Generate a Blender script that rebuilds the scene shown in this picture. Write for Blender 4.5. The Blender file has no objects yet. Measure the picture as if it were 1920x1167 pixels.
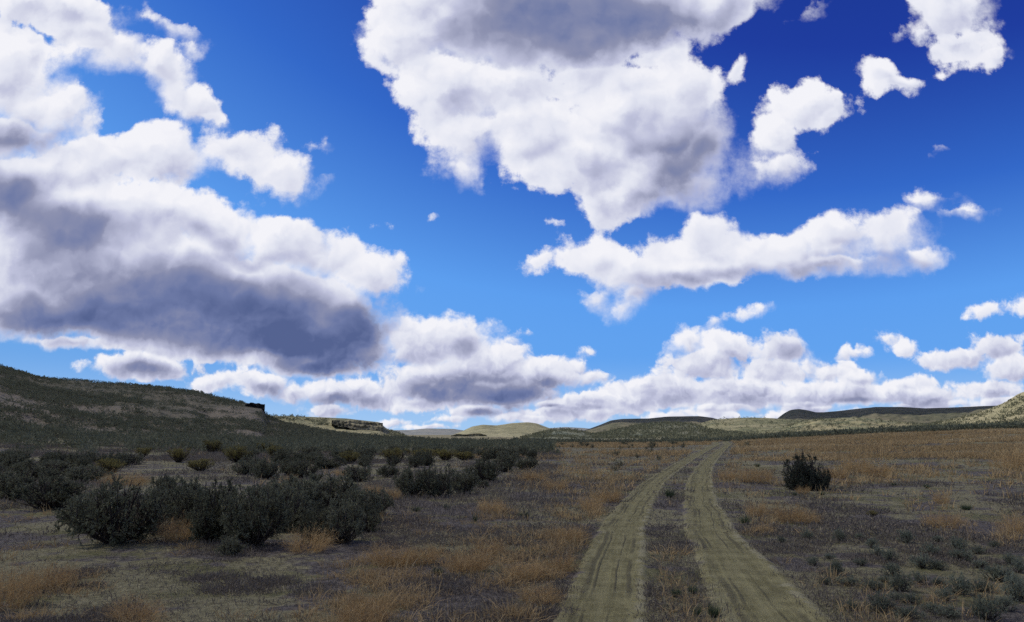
import bpy, math, random
import numpy as np
from mathutils import Vector, Matrix

R = math.radians
scene = bpy.context.scene
col = scene.collection
rng = np.random.default_rng(7)

# ------------------------------------------------------------------ camera
CAM_H = 1.8
PITCH = 8.8
PXF = 1493.0            # focal length in pixels of the 1920 wide photograph
cam_data = bpy.data.cameras.new("camera")
cam_data.sensor_width = 36.0
cam_data.lens = 36.0 * PXF / 1920.0
cam_data.clip_start = 0.1
cam_data.clip_end = 40000.0
cam = bpy.data.objects.new("camera", cam_data)
cam.location = (0, 0, CAM_H)
cam.rotation_euler = (R(90 + PITCH), 0, 0)
col.objects.link(cam)
scene.camera = cam
_cp, _sp = math.cos(R(PITCH)), math.sin(R(PITCH))

def ray(px, py):
    """direction of a photograph pixel (x east, y north, z up)"""
    a = (np.asarray(px, float) - 960.0) / PXF
    b = (583.5 - np.asarray(py, float)) / PXF
    return a, _cp - b * _sp, _sp + b * _cp

def uv_of(px, py):
    x, y, z = ray(px, py)
    return x / y, z / y

scene.render.resolution_x, scene.render.resolution_y = 1024, 622
scene.view_settings.view_transform = 'Standard'
scene.view_settings.look = 'None'
scene.view_settings.exposure = 0.0
scene.view_settings.gamma = 1.0
scene.render.engine = 'CYCLES'
cy = scene.cycles
cy.max_bounces = 4
cy.diffuse_bounces = 2
cy.glossy_bounces = 1
cy.transmission_bounces = 2
cy.transparent_max_bounces = 4
cy.use_adaptive_sampling = True
cy.adaptive_threshold = 0.010
cy.adaptive_min_samples = 8
cy.use_denoising = False
cy.denoiser = 'OPENIMAGEDENOISE'
cy.denoising_input_passes = 'RGB_ALBEDO_NORMAL'

SUN_EL, SUN_AZ = 48.0, -80.0        # azimuth from +Y, negative = west
SUN = np.array([math.sin(R(SUN_AZ)) * math.cos(R(SUN_EL)), math.cos(R(SUN_AZ)) * math.cos(R(SUN_EL)), math.sin(R(SUN_EL))])
sun_data = bpy.data.lights.new("sun", 'SUN')
sun_data.energy = 3.6
sun_data.angle = R(0.5)
sun_data.color = (1.0, 0.95, 0.87)
sun = bpy.data.objects.new("sun", sun_data)
sun.rotation_euler = Vector(SUN).to_track_quat('Z', 'Y').to_euler()
col.objects.link(sun)

# ------------------------------------------------------------------ node helpers
class NT:
    """small wrapper that makes node graphs readable"""
    def __init__(self, tree):
        self.t = tree
    def n(self, kind, **kw):
        nd = self.t.nodes.new(kind)
        for k, v in kw.items():
            setattr(nd, k, v)
        return nd
    def put(self, sock, v):
        if isinstance(v, bpy.types.NodeSocket):
            self.t.links.new(v, sock)
        elif v is not None:
            sock.default_value = v
    def math(self, op, a, b=None, c=None, clamp=False):
        nd = self.n('ShaderNodeMath', operation=op)
        nd.use_clamp = clamp
        for s, v in zip(nd.inputs, (a, b, c)):
            self.put(s, v)
        return nd.outputs[0]
    def vmath(self, op, a, b=None, scale=None):
        nd = self.n('ShaderNodeVectorMath', operation=op)
        self.put(nd.inputs[0], a)
        if b is not None:
            self.put(nd.inputs[1], b)
        if scale is not None:
            self.put(nd.inputs['Scale'], scale)
        return nd.outputs['Value'] if op in ('LENGTH', 'DOT_PRODUCT', 'DISTANCE') else nd.outputs['Vector']
    def smooth(self, x, lo, hi, a=0.0, b=1.0, kind='SMOOTHSTEP'):
        nd = self.n('ShaderNodeMapRange', interpolation_type=kind)
        self.put(nd.inputs['Value'], x)
        self.put(nd.inputs['From Min'], lo); self.put(nd.inputs['From Max'], hi)
        self.put(nd.inputs['To Min'], a); self.put(nd.inputs['To Max'], b)
        return nd.outputs['Result']
    def mixc(self, f, a, b, blend='MIX'):
        nd = self.n('ShaderNodeMix', data_type='RGBA', blend_type=blend)
        self.put(nd.inputs[0], f)
        self.put(nd.inputs[6], a if isinstance(a, bpy.types.NodeSocket) else (*a, 1))
        self.put(nd.inputs[7], b if isinstance(b, bpy.types.NodeSocket) else (*b, 1))
        return nd.outputs[2]
    def mixf(self, f, a, b):
        nd = self.n('ShaderNodeMix', data_type='FLOAT')
        self.put(nd.inputs[0], f); self.put(nd.inputs[2], a); self.put(nd.inputs[3], b)
        return nd.outputs[0]
    def noise(self, vec, scale, detail=4, rough=0.5, lac=2.0, dim='3D', dist=0.0, color=False):
        nd = self.n('ShaderNodeTexNoise', noise_dimensions=dim)
        self.put(nd.inputs['Vector'], vec)
        nd.inputs['Scale'].default_value = scale
        nd.inputs['Detail'].default_value = detail
        nd.inputs['Roughness'].default_value = rough
        nd.inputs['Lacunarity'].default_value = lac
        nd.inputs['Distortion'].default_value = dist
        return nd.outputs['Color'] if color else nd.outputs['Fac']
    def voronoi(self, vec, scale, detail=0, rough=0.5, lac=2.0, dim='2D', feature='F1', rand=1.0):
        nd = self.n('ShaderNodeTexVoronoi', voronoi_dimensions=dim, feature=feature)
        self.put(nd.inputs['Vector'], vec)
        nd.inputs['Scale'].default_value = scale
        nd.inputs['Detail'].default_value = detail
        nd.inputs['Roughness'].default_value = rough
        nd.inputs['Lacunarity'].default_value = lac
        nd.inputs['Randomness'].default_value = rand
        return nd.outputs['Distance']
    def ramp(self, f, stops, interp='LINEAR'):
        nd = self.n('ShaderNodeValToRGB')
        cr = nd.color_ramp
        cr.interpolation = interp
        while len(cr.elements) < len(stops):
            cr.elements.new(0.5)
        for e, (p, c) in zip(cr.elements, stops):
            e.position = p
            e.color = (*c, 1)
        self.put(nd.inputs[0], f)
        return nd.outputs[0]
# ------------------------------------------------------------------ sky: Nishita + cumulus in direction space
# every cumulus lump: (px, py, rx, ry, tilt) in photograph pixels, turned into sky directions below
LUMPS = [
 # upper west bank
 (95,15,150,48,8),(200,85,105,50,30),(300,140,85,48,35),(378,190,50,30,30),(40,70,70,28,30),(320,50,45,12,25),(352,82,14,18,0),
 (15,150,110,80,20),(110,205,92,44,0),(20,260,95,55,0),(168,215,38,26,0),
 (60,110,70,40,20),(250,115,70,34,30),(150,60,90,40,15),(70,200,90,50,0),(400,215,40,16,30),(140,95,40,20,30),
 # second west row
 (130,330,150,72,-10),(230,300,110,50,0),(320,290,110,55,0),(440,290,110,50,8),(525,325,58,42,12),(580,280,18,10,-20),(595,328,12,6,0),
 (40,370,120,90,0),
 # great dark-based bank in the west
 (150,430,230,110,5),(400,430,130,66,20),(330,400,110,50,10),(560,475,135,56,10),(690,525,70,48,10),(735,505,24,18,-20),(210,530,290,105,5),
 (480,575,270,100,8),(610,620,140,82,5),(650,655,92,48,0),(60,570,180,68,0),(330,610,240,62,8),(15,625,25,18,0),(560,680,150,30,5),
 # low bits under it
 (262,688,108,27,3),(300,700,60,16,5),(400,722,55,20,0),(490,722,68,28,3),(560,735,60,22,0),(640,735,90,26,0),(620,768,60,14,0),(700,745,60,24,0),
 # central cumulus
 (800,650,75,55,0),(870,645,75,52,5),(920,690,95,55,5),(1010,705,85,40,5),(1060,700,48,30,0),(1105,705,30,16,0),(830,720,130,45,0),(940,735,120,36,0),
 (780,755,70,22,0),(900,772,70,16,0),(850,785,40,9,0),(960,640,18,10,0),(980,623,17,10,0),(1105,650,17,11,-15),
 # great high cloud
 (1010,10,330,125,0),(760,75,92,62,10),(705,30,50,42,0),(1220,10,190,70,0),(1350,15,105,56,-15),(850,170,105,80,0),(880,255,100,66,0),(865,305,62,36,0),
 (1000,240,105,88,0),(1200,230,165,100,0),(1285,180,75,62,0),(1100,310,130,72,0),(1260,320,125,60,-5),(1312,280,66,66,0),(1125,378,70,34,0),(1210,362,110,40,-8),(1300,342,70,36,-10),
 (1522,22,42,10,-25),(1395,125,7,18,15),(1020,410,26,10,0),
 (1080,150,110,40,-12),(1212,112,70,34,0),(1188,556,44,34,0),(1120,560,40,24,20),(960,170,90,60,0),(1180,160,110,50,-10),(820,220,60,60,0),
 # eastern puffs
 (1830,70,40,44,0),(1740,55,50,30,-20),(1850,110,26,16,0),
 (1515,205,76,42,5),(1460,258,50,46,-40),(1470,305,60,28,-10),(1555,225,45,30,-20),(1545,295,22,8,20),
 (1775,20,78,60,0),(1795,85,68,42,0),(1690,60,35,20,-10),(1652,142,42,28,20),(1695,160,60,18,-5),(1755,140,45,18,-25),(1780,283,14,6,0),
 # long mid cloud in the east
 (1110,482,78,48,10),(1190,520,90,44,10),(1330,460,95,55,0),(1270,480,60,45,0),(1300,515,130,38,-5),(1168,578,30,24,-35),(1330,545,22,16,0),(1470,475,110,42,0),
 (1570,455,85,50,-5),(1680,430,75,52,-10),(1735,472,42,26,5),(1570,500,120,24,-3),(1740,372,40,14,5),(1810,395,45,8,5),(998,494,14,26,35),
 (748,411,24,6,-5),(808,408,14,7,-30),
 # horizon clouds in the east
 (1375,602,48,12,-12),(1335,612,18,12,0),(1285,645,38,26,0),(1375,652,58,30,0),(1465,655,60,30,0),(1320,690,80,30,0),(1460,695,85,26,0),(1250,735,120,30,0),
 (1380,735,140,30,0),(1560,705,50,20,0),(1610,715,60,24,0),(1560,738,150,26,0),(1700,725,60,24,0),(1700,742,140,22,0),(1790,668,95,22,-8),(1870,648,65,26,0),
 (1900,690,60,28,0),(1850,730,95,22,0),(1655,632,24,12,30),(1692,655,26,18,0),(1600,665,32,10,-5),(1860,580,36,11,-5),(1912,580,26,16,0),(1190,750,110,24,0),
 (1100,755,75,22,-5),(1045,775,80,14,0),(800,800,60,6,0),(740,790,40,8,0),(1000,785,60,9,0),(1520,755,60,18,0),

 (140,640,120,14,2),(20,600,90,40,0),
]
# grey cloud bases, shade painted in by hand: (px, py, rx, ry, tilt, how much)
SHADE_SPOTS = [
 (230,330,140,26,0,0.13),(420,330,110,20,8,0.13),(90,215,80,22,10,0.12),(260,130,90,20,32,0.10),(1000,290,80,30,0,0.13),(1220,215,70,30,0,0.11),(1130,245,60,24,0,0.10),(870,170,60,50,0,0.11),(1350,495,60,20,0,0.18),(1600,470,60,16,0,0.18),(1130,505,50,22,0,0.15),(1530,235,40,22,0,0.11),(1470,300,40,18,0,0.09),(620,520,90,22,10,0.18),(560,540,120,20,8,0.21),(230,420,120,26,10,0.21),
 (1080,30,270,95,0,.74),(1230,60,200,62,0,.48),(960,60,140,60,10,.30),(1280,300,120,70,0,.75),(1250,360,120,40,-8,.60),(1120,360,60,50,0,.35),(1330,250,60,60,0,.35),
 (40,255,85,40,0,.75),(10,380,110,62,0,.95),(90,440,160,60,0,.65),(300,500,200,30,5,.45),(430,575,300,58,8,1.12),(250,590,220,48,5,.75),(560,650,200,46,6,1.15),(690,620,75,50,0,.95),
 (640,690,120,24,0,1.0),(120,600,200,40,2,.80),(470,490,110,22,5,.6),(60,500,160,60,0,.6),(360,440,80,30,20,.35),
 (265,695,105,24,3,.55),(490,735,70,20,0,.40),(640,750,80,16,0,.55),(880,715,110,22,0,.60),(960,740,130,24,0,.85),(790,735,80,22,0,.55),(870,650,50,22,0,.35),(920,775,60,12,0,.75),(1050,725,60,18,0,.6),
 (1480,520,190,24,-5,.80),(1700,490,80,22,-8,.75),(1270,545,100,24,0,.60),(1190,570,60,20,0,.35),(1785,70,80,40,0,.42),(1700,165,60,12,0,.35),(1640,110,40,20,0,.15),
 (1400,680,90,14,0,.55),(1480,665,60,12,0,.5),(1280,675,60,14,0,.35),(1800,690,80,10,-5,.35),(1880,665,50,10,0,.35),(1890,708,60,10,0,.4),
 (1320,715,100,10,0,.3),(1000,770,90,10,0,.6),(1400,15,90,40,-10,.3),
]

_pr = random.Random(11)
for _i in range(26):                    # distant small cumulus standing one behind the other along the skyline
    _x, _y = 985 + 38 * _i + _pr.uniform(-24, 24), _pr.choice((752, 764, 776, 786)) + _pr.uniform(-5, 5)
    _w = _pr.uniform(34, 70)
    LUMPS.append((_x, _y, _w, _pr.uniform(10, 17), _pr.uniform(-6, 6)))
    if _i % 2:
        SHADE_SPOTS.append((_x + _pr.uniform(-10, 20), _y + 7, _w * 0.8, _pr.uniform(6, 9), 0, _pr.uniform(.25, .5)))

def _ellipse(e):
    px, py, rx, ry, rot = e[:5]
    u, v = uv_of(px, py)
    u1, v1 = uv_of(px + 1, py); u2, v2 = uv_of(px, py - 1)
    g = 1.05 if len(e) == 5 and rx > 30 else 1.0
    return u, v, g * rx * (u1 - u), g * ry * (v2 - v), R(-rot)

def lump_group(name, lumps, soft):
    g = bpy.data.node_groups.new(name, 'ShaderNodeTree')
    g.interface.new_socket('Vector', in_out='INPUT', socket_type='NodeSocketVector')
    g.interface.new_socket('Value', in_out='OUTPUT', socket_type='NodeSocketFloat')
    g.interface.new_socket('Shade', in_out='OUTPUT', socket_type='NodeSocketFloat')
    t = NT(g)
    gi, go = t.n('NodeGroupInput'), t.n('NodeGroupOutput')
    acc, shade, vec = None, None, gi.outputs[0]
    for i, e in enumerate(lumps):
        if i % 10 == 9:                # chain the lumps in tens so the shader compiler works through them in order
            nd = t.n('ShaderNodeVectorMath', operation='MULTIPLY_ADD')
            t.put(nd.inputs[0], acc); nd.inputs[1].default_value = (1e-7, 0, 0); t.put(nd.inputs[2], gi.outputs[0])
            vec = nd.outputs[0]
        u, v, ru, rv, rot = _ellipse(e)
        mp = t.n('ShaderNodeMapping', vector_type='TEXTURE')
        mp.inputs['Location'].default_value = (u, v, 0)
        mp.inputs['Rotation'].default_value = (0, 0, rot)
        mp.inputs['Scale'].default_value = (ru, rv, 1)
        t.put(mp.inputs['Vector'], vec)
        ln = t.vmath('LENGTH', mp.outputs[0])
        if soft:                       # painted shade spots: add up
            val = t.smooth(ln, 0.0, 1.45, e[5], 0.0)
            acc = val if acc is None else t.math('MAXIMUM', acc, t.math('MULTIPLY_ADD', acc, 0.45, val))
        else:                          # rounded outline: distance inside the lump
            r = min(ru, rv) * 0.75 + max(ru, rv) * 0.25
            val = t.math('MULTIPLY_ADD', ln, -r, r)
            lit = t.vmath('DOT_PRODUCT', mp.outputs[0], (-0.42 * math.cos(rot) + 0.9 * math.sin(rot), 0.42 * math.sin(rot) + 0.9 * math.cos(rot), 0))  # painted gradient, pale sunward top to grey base
            if acc is None:
                acc, shade = val, lit
            else:                      # the lump that stands out furthest keeps its own painted round shading
                k = 0.35 * r
                w = t.smooth(t.math('SUBTRACT', val, acc), -k, k)
                shade = t.mixf(w, shade, lit)
                acc = t.math('SMOOTH_MAX', acc, val, 0.012)
    t.put(go.inputs[0], acc)
    if shade is not None:
        t.put(go.inputs[1], shade)
    return g

world = bpy.data.worlds.new("World")
scene.world = world
world.use_nodes = True
W = NT(world.node_tree)
world.node_tree.nodes.clear()
SKY_STRENGTH = 0.1
sky = W.n('ShaderNodeTexSky', sky_type='NISHITA')
sky.sun_disc = False
sky.sun_elevation = R(SUN_EL)
sky.sun_rotation = R(SUN_AZ)
sky.altitude = 900.0
sky.air_density = 1.0
sky.dust_density = 0.25
sky.ozone_density = 3.5
tc = W.n('ShaderNodeTexCoord')
sep = W.n('ShaderNodeSeparateXYZ'); W.put(sep.inputs[0], tc.outputs['Generated'])
dx, dy, dz = sep.outputs
ys = W.math('MAXIMUM', dy, 0.06)
u = W.math('DIVIDE', dx, ys)
v = W.math('DIVIDE', dz, ys)
cmb = W.n('ShaderNodeCombineXYZ'); W.put(cmb.inputs[0], u); W.put(cmb.inputs[1], v)
p = cmb.outputs[0]
near_h = W.smooth(v, 0.0, 0.26)                    # 0 at the horizon, 1 higher up
# two warps make the outlines billow
w1 = W.vmath('SUBTRACT', W.noise(p, 7.0, 3, 0.55, dim='2D', color=True), (0.5, 0.5, 0.5))
w2 = W.vmath('SUBTRACT', W.noise(p, 26.0, 4, 0.6, dim='2D', color=True), (0.5, 0.5, 0.5))
p1 = W.vmath('ADD', p, W.vmath('SCALE', w1, scale=W.mixf(near_h, 0.014, 0.042)))
p1 = W.vmath('ADD', p1, W.vmath('SCALE', w2, scale=W.mixf(near_h, 0.008, 0.020)))
g_out = lump_group('cloud_lumps', LUMPS, False)
g_spots = lump_group('cloud_shade_spots', SHADE_SPOTS, True)
def use(g, vec):
    nd = W.n('ShaderNodeGroup'); nd.node_tree = g
    W.put(nd.inputs[0], vec)
    return nd.outputs[0]
def after(vec, val):                   # the same vector, worked out once val is known
    nd = W.n('ShaderNodeVectorMath', operation='MULTIPLY_ADD')
    W.put(nd.inputs[0], val); nd.inputs[1].default_value = (1e-7, 0, 0); W.put(nd.inputs[2], vec)
    return nd.outputs[0]
nd_out = W.n('ShaderNodeGroup'); nd_out.node_tree = g_out; W.put(nd_out.inputs[0], p1)
body, shd = nd_out.outputs
lump_shade = W.smooth(shd, 0.75, -0.85)
spot_shade = use(g_spots, after(W.vmath('ADD', p, W.vmath('SCALE', w1, scale=W.mixf(near_h, 0.03, 0.11))), lump_shade))
# billows, two sizes: small ones low in the sky (far away), large ones high up
pw = after(W.vmath('ADD', p, W.vmath('SCALE', w2, scale=0.035)), spot_shade)
SH, SHF = (-0.010, 0.016, 0.0), (-0.004, 0.007, 0.0)
big0 = W.voronoi(pw, 11.0, 2, 0.45, 2.2)
big1 = W.voronoi(W.vmath('ADD', pw, SH), 11.0, 2, 0.45, 2.2)
sml0 = W.voronoi(pw, 34.0, 2, 0.5, 2.1)
sml1 = W.voronoi(W.vmath('ADD', pw, SHF), 34.0, 2, 0.5, 2.1)
bl0 = W.mixf(near_h, sml0, big0)
bl1 = W.mixf(near_h, sml1, big1)
fb0 = W.noise(p, 20.0, 9, 0.63, dim='2D')
sf0 = W.noise(pw, 15.0, 3, 0.5, dim='2D')
sf1 = W.noise(W.vmath('ADD', pw, (-0.014, 0.022, 0.0)), 15.0, 3, 0.5, dim='2D')
amp = W.mixf(near_h, 0.014, 0.036)
D = W.math('ADD', W.math('ADD', body, W.mixf(near_h, -0.001, 0.003)), W.math('MULTIPLY', W.math('SUBTRACT', 0.50, bl0), W.math('MULTIPLY', amp, 0.8)))
D = W.math('ADD', D, W.math('MULTIPLY', W.math('SUBTRACT', fb0, 0.46), W.math('MULTIPLY', amp, 1.45)))
torn = W.smooth(W.noise(pw, 5.5, 3, 0.5, dim='2D'), 0.40, 0.62)
torn = W.math('MULTIPLY', torn, W.smooth(shd, 0.55, -0.35, 0.12, 1.0))      # some edges are crisp, some torn to wisps
alpha = W.smooth(D, W.mixf(near_h, -0.003, W.mixf(torn, -0.004, -0.012)), W.mixf(near_h, W.mixf(torn, 0.004, 0.010), W.mixf(torn, 0.010, 0.036)))
# cloud shading painted into the sky colour: hand-set spots, lump undersides, billow sides
rel = W.math('ADD', W.math('MULTIPLY', W.math('SUBTRACT', bl1, bl0), 0.95), W.math('MULTIPLY', W.math('SUBTRACT', sf0, sf1), 0.9))
core = W.smooth(body, W.mixf(near_h, 0.004, 0.012), W.mixf(near_h, 0.035, 0.105))
t = W.math('ADD', W.math('MULTIPLY', core, W.mixf(near_h, 0.10, 0.17)), W.math('MULTIPLY', lump_shade, W.mixf(near_h, 0.46, 0.24)))
t = W.math('ADD', t, W.math('MULTIPLY', spot_shade, 0.60))
t = W.math('MULTIPLY', t, W.math('ADD', 0.83, W.math('MULTIPLY', sf0, 0.34)))
t = W.math('MULTIPLY', t, W.smooth(D, 0.0, W.mixf(near_h, 0.02, 0.05), 0.45, 1.0))      # painted shade eased off at thin edges
t = W.math('SUBTRACT', t, W.math('MULTIPLY', rel, 0.26), clamp=True)
ccol = W.ramp(t, [(0.0, (0.90, 0.90, 0.95)), (0.14, (0.76, 0.78, 0.88)), (0.32, (0.52, 0.54, 0.71)), (0.55, (0.265, 0.285, 0.43)), (0.78, (0.152, 0.192, 0.375)), (1.0, (0.090, 0.125, 0.28))])
# the part of the sky outside the picture: loose broken cumulus
rest = W.noise(tc.outputs['Generated'], 2.6, 6, 0.55)
a_rest = W.math('MULTIPLY', W.smooth(rest, 0.50, 0.60), W.smooth(dz, 0.0, 0.08))
c_rest = W.ramp(W.smooth(rest, 0.52, 0.72), [(0.0, (0.9, 0.9, 0.95)), (1.0, (0.35, 0.36, 0.46))])
front = W.math('MULTIPLY', W.smooth(dy, 0.30, 0.45), W.smooth(W.math('ABSOLUTE', u), 1.0, 0.8))
front = W.math('MULTIPLY', front, W.smooth(v, 0.95, 0.75))
alpha = W.mixf(front, a_rest, alpha)
ccol = W.mixc(front, c_rest, ccol)
# clear-sky colour: the dry high-desert blue, deeper away from the sun
sb = W.n('ShaderNodeSeparateColor'); W.put(sb.inputs[0], sky.outputs[0])
lum = W.math('MULTIPLY', sb.outputs[2], 0.122)
deep = W.ramp(lum, [(0.30, (0.008, 0.028, 0.22)), (0.41, (0.0140, 0.047, 0.345)), (0.53, (0.034, 0.140, 0.58)), (0.70, (0.110, 0.345, 0.86)), (0.80, (0.130, 0.375, 0.86)), (1.0, (0.155, 0.385, 0.80))])
deep = W.mixc(W.smooth(dz, 0.10, 0.0), deep, (0.36, 0.58, 0.88))
deep = W.vmath('SCALE', deep, scale=1.0 / SKY_STRENGTH)
bg_sky = W.n('ShaderNodeBackground'); W.put(bg_sky.inputs[0], deep); bg_sky.inputs[1].default_value = SKY_STRENGTH
bg_cl = W.n('ShaderNodeBackground'); W.put(bg_cl.inputs[0], ccol); bg_cl.inputs[1].default_value = 1.0
mx = W.n('ShaderNodeMixShader')
W.put(mx.inputs[0], alpha); W.put(mx.inputs[1], bg_sky.outputs[0]); W.put(mx.inputs[2], bg_cl.outputs[0])
out = W.n('ShaderNodeOutputWorld'); W.put(out.inputs[0], mx.outputs[0])
world.cycles.sampling_method = 'MANUAL'
world.cycles.sample_map_resolution = 512
# ------------------------------------------------------------------ numpy helpers
def _h(ix, iy, seed):
    n = (ix.astype(np.int64) * 374761393 + iy.astype(np.int64) * 668265263 + seed * 974634777) & 0xffffffff
    n = ((n ^ (n >> 13)) * 1274126177) & 0xffffffff
    n = n ^ (n >> 16)
    return (n & 0xffffff) / float(0xffffff)

def vnoise(x, y, seed=0):
    x = np.asarray(x, float); y = np.asarray(y, float)
    ix, iy = np.floor(x), np.floor(y)
    fx, fy = x - ix, y - iy
    fx = fx * fx * fx * (fx * (fx * 6 - 15) + 10); fy = fy * fy * fy * (fy * (fy * 6 - 15) + 10)
    a, b, c, d = _h(ix, iy, seed), _h(ix + 1, iy, seed), _h(ix, iy + 1, seed), _h(ix + 1, iy + 1, seed)
    return (a + (b - a) * fx) * (1 - fy) + (c + (d - c) * fx) * fy

def fbm(x, y, seed=0, octaves=4, gain=0.5):
    s, a, tot = 0.0, 1.0, 0.0
    for o in range(octaves):
        s = s + a * vnoise(x * 2 ** o + 17.3 * o, y * 2 ** o - 9.1 * o, seed + o)
        tot += a; a *= gain
    return s / tot

def sstep(a, b, x):
    t = np.clip((np.asarray(x, float) - a) / (b - a), 0, 1)
    return t * t * (3 - 2 * t)

# ------------------------------------------------------------------ road as two lines of photograph points on flat ground
def flat(px, py, z=0.0):
    x, y, zz = ray(px, py)
    s = (z - CAM_H) / zz
    return x * s, y * s

RUT_W = [(1126,1167),(1141,1096),(1153,1053),(1163,1011),(1181,968),(1203,934),(1232,902),(1260,882),(1292,863),(1322,848),(1346,837.5),(1358,832.5)]
RUT_E = [(1457,1167),(1405,1096),(1376,1053),(1343,1011),(1325,968),(1314,934),(1314,902),(1320,882),(1335,863),(1353,848),(1367,838),(1377,832.5)]

def smooth_line(pts, n):
    x, y = flat([p_[0] for p_ in pts], [p_[1] for p_ in pts])
    # carry on towards (and behind) the camera
    x = np.concatenate([[x[0] + (x[0] - x[1]) * 4.0], x]); y = np.concatenate([[y[0] + (y[0] - y[1]) * 4.0], y])
    x = np.concatenate([x, [x[-1] + 16]]); y = np.concatenate([y, [y[-1] + 20]])
    d = np.concatenate([[0], np.cumsum(np.hypot(np.diff(x), np.diff(y)))])
    # Catmull-Rom by parameter
    q = np.concatenate([np.linspace(0, 40, int(n * 0.6), endpoint=False), np.linspace(40, d[-1], int(n * 0.4))])
    def cubic(v):
        m = np.gradient(v, d)
        i = np.clip(np.searchsorted(d, q) - 1, 0, len(d) - 2)
        hh = d[i + 1] - d[i]; t = (q - d[i]) / hh
        return ((2 * t**3 - 3 * t**2 + 1) * v[i] + (t**3 - 2 * t**2 + t) * hh * m[i] + (-2 * t**3 + 3 * t**2) * v[i + 1] + (t**3 - t**2) * hh * m[i + 1])
    X, Y = cubic(x), cubic(y)
    for _ in range(3):
        X[1:-1] = (X[:-2] + 2 * X[1:-1] + X[2:]) / 4; Y[1:-1] = (Y[:-2] + 2 * Y[1:-1] + Y[2:]) / 4
    return np.stack([X, Y], 1)

LINE_W, LINE_E = smooth_line(RUT_W, 320), smooth_line(RUT_E, 320)

def line_dist(x, y, line):
    x = np.asarray(x, float).ravel(); y = np.asarray(y, float).ravel()
    out = np.full(x.shape, 1e9)
    near = (y < 210)
    if near.any():
        xs, ys = x[near], y[near]
        best = np.full(xs.shape, 1e18)
        L = line[::2]
        for a, b in zip(L[:-1], L[1:]):
            ab = b - a
            t = np.clip(((xs - a[0]) * ab[0] + (ys - a[1]) * ab[1]) / max(1e-9, ab @ ab), 0, 1)
            d2 = (xs - a[0] - t * ab[0]) ** 2 + (ys - a[1] - t * ab[1]) ** 2
            best = np.minimum(best, d2)
        out[near] = np.sqrt(best)
    return out

def road_dist(x, y):
    return np.minimum(line_dist(x, y, LINE_W), line_dist(x, y, LINE_E))

def ground_h(x, y):
    x = np.asarray(x, float); y = np.asarray(y, float)
    r = np.hypot(x, y)
    az = np.degrees(np.arctan2(x, np.maximum(y, 1e-3)))
    up = 2.6 * sstep(8, 36, az) * sstep(22, 165, r) + 3.2 * sstep(8, 36, az) * sstep(150, 460, r)
    upw = 2.0 * sstep(-8, -34, az) * sstep(45, 130, r)
    und = (fbm(x / 70, y / 70, 3, 2) - 0.5) * 1.0 * sstep(60, 260, r)
    mid = (fbm(x / 5.0 + 3, y / 5.0, 5, 2) - 0.5) * 0.16 * sstep(2.0, 5.0, np.abs(x - 1.4) + 0 * r) * sstep(60, 25, r)
    fall = -0.9 * sstep(150, 230, r) * sstep(-6, 4, az) * sstep(26, 12, az)
    return up + upw + und + mid + fall

def on_ground(px, py):
    """world point where a photograph pixel meets the ground"""
    x, y, z = ray(px, py)
    s = -CAM_H / min(z, -1e-4)
    for _ in range(25):
        hz = float(ground_h(x * s, y * s))
        s = s * 0.4 + 0.6 * min((hz - CAM_H) / min(z, -1e-4), 2000)
        s = max(s, 3.0)
    return x * s, y * s, float(ground_h(x * s, y * s))

# ------------------------------------------------------------------ mesh helpers
def mesh_np(name, verts, quads=None, tris=None, attrs=None, smooth=False):
    me = bpy.data.meshes.new(name)
    verts = np.ascontiguousarray(verts, np.float32)
    me.vertices.add(len(verts)); me.vertices.foreach_set('co', verts.ravel())
    parts, totals = [], []
    if quads is not None and len(quads):
        q = np.asarray(quads, np.int32); parts.append(q.ravel()); totals.append(np.full(len(q), 4, np.int32))
    if tris is not None and len(tris):
        q = np.asarray(tris, np.int32); parts.append(q.ravel()); totals.append(np.full(len(q), 3, np.int32))
    loops = np.concatenate(parts); tot = np.concatenate(totals)
    me.loops.add(len(loops)); me.loops.foreach_set('vertex_index', loops)
    me.polygons.add(len(tot))
    me.polygons.foreach_set('loop_start', np.concatenate([[0], np.cumsum(tot)[:-1]]).astype(np.int32))
    me.polygons.foreach_set('loop_total', tot)
    if smooth:
        me.polygons.foreach_set('use_smooth', np.ones(len(tot), bool))
    for k, val in (attrs or {}).items():
        a = me.attributes.new(k, 'FLOAT', 'POINT')
        a.data.foreach_set('value', np.ascontiguousarray(val, np.float32))
    me.update(calc_edges=True)
    return me

def link(name, me, mat=None, parent=None, loc=None):
    o = bpy.data.objects.new(name, me)
    if mat is not None:
        me.materials.append(mat)
    col.objects.link(o)
    if parent is not None:
        o.parent = parent
    if loc is not None:
        o.location = loc
    return o

def tag(o, label=None, cat=None, group=None, kind=None):
    for k, val in (('label', label), ('category', cat), ('group', group), ('kind', kind)):
        if val:
            o[k] = val
    return o

def grid_faces(nr, nc, wrap=False):
    i = np.arange(nr - 1)[:, None]; j = np.arange(nc if wrap else nc - 1)[None, :]
    a = i * nc + j; b = i * nc + (j + 1) % nc
    return np.stack([a, b, b + nc, a + nc], -1).reshape(-1, 4)

# ------------------------------------------------------------------ materials of the land
def new_mat(name):
    m = bpy.data.materials.new(name); m.use_nodes = True
    m.node_tree.nodes.clear()
    t = NT(m.node_tree)
    b = t.n('ShaderNodeBsdfPrincipled'); o = t.n('ShaderNodeOutputMaterial')
    b.inputs['Roughness'].default_value = 0.95
    b.inputs['Specular IOR Level'].default_value = 0.12
    t.put(o.inputs[0], b.outputs[0])
    return m, t, b

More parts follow.
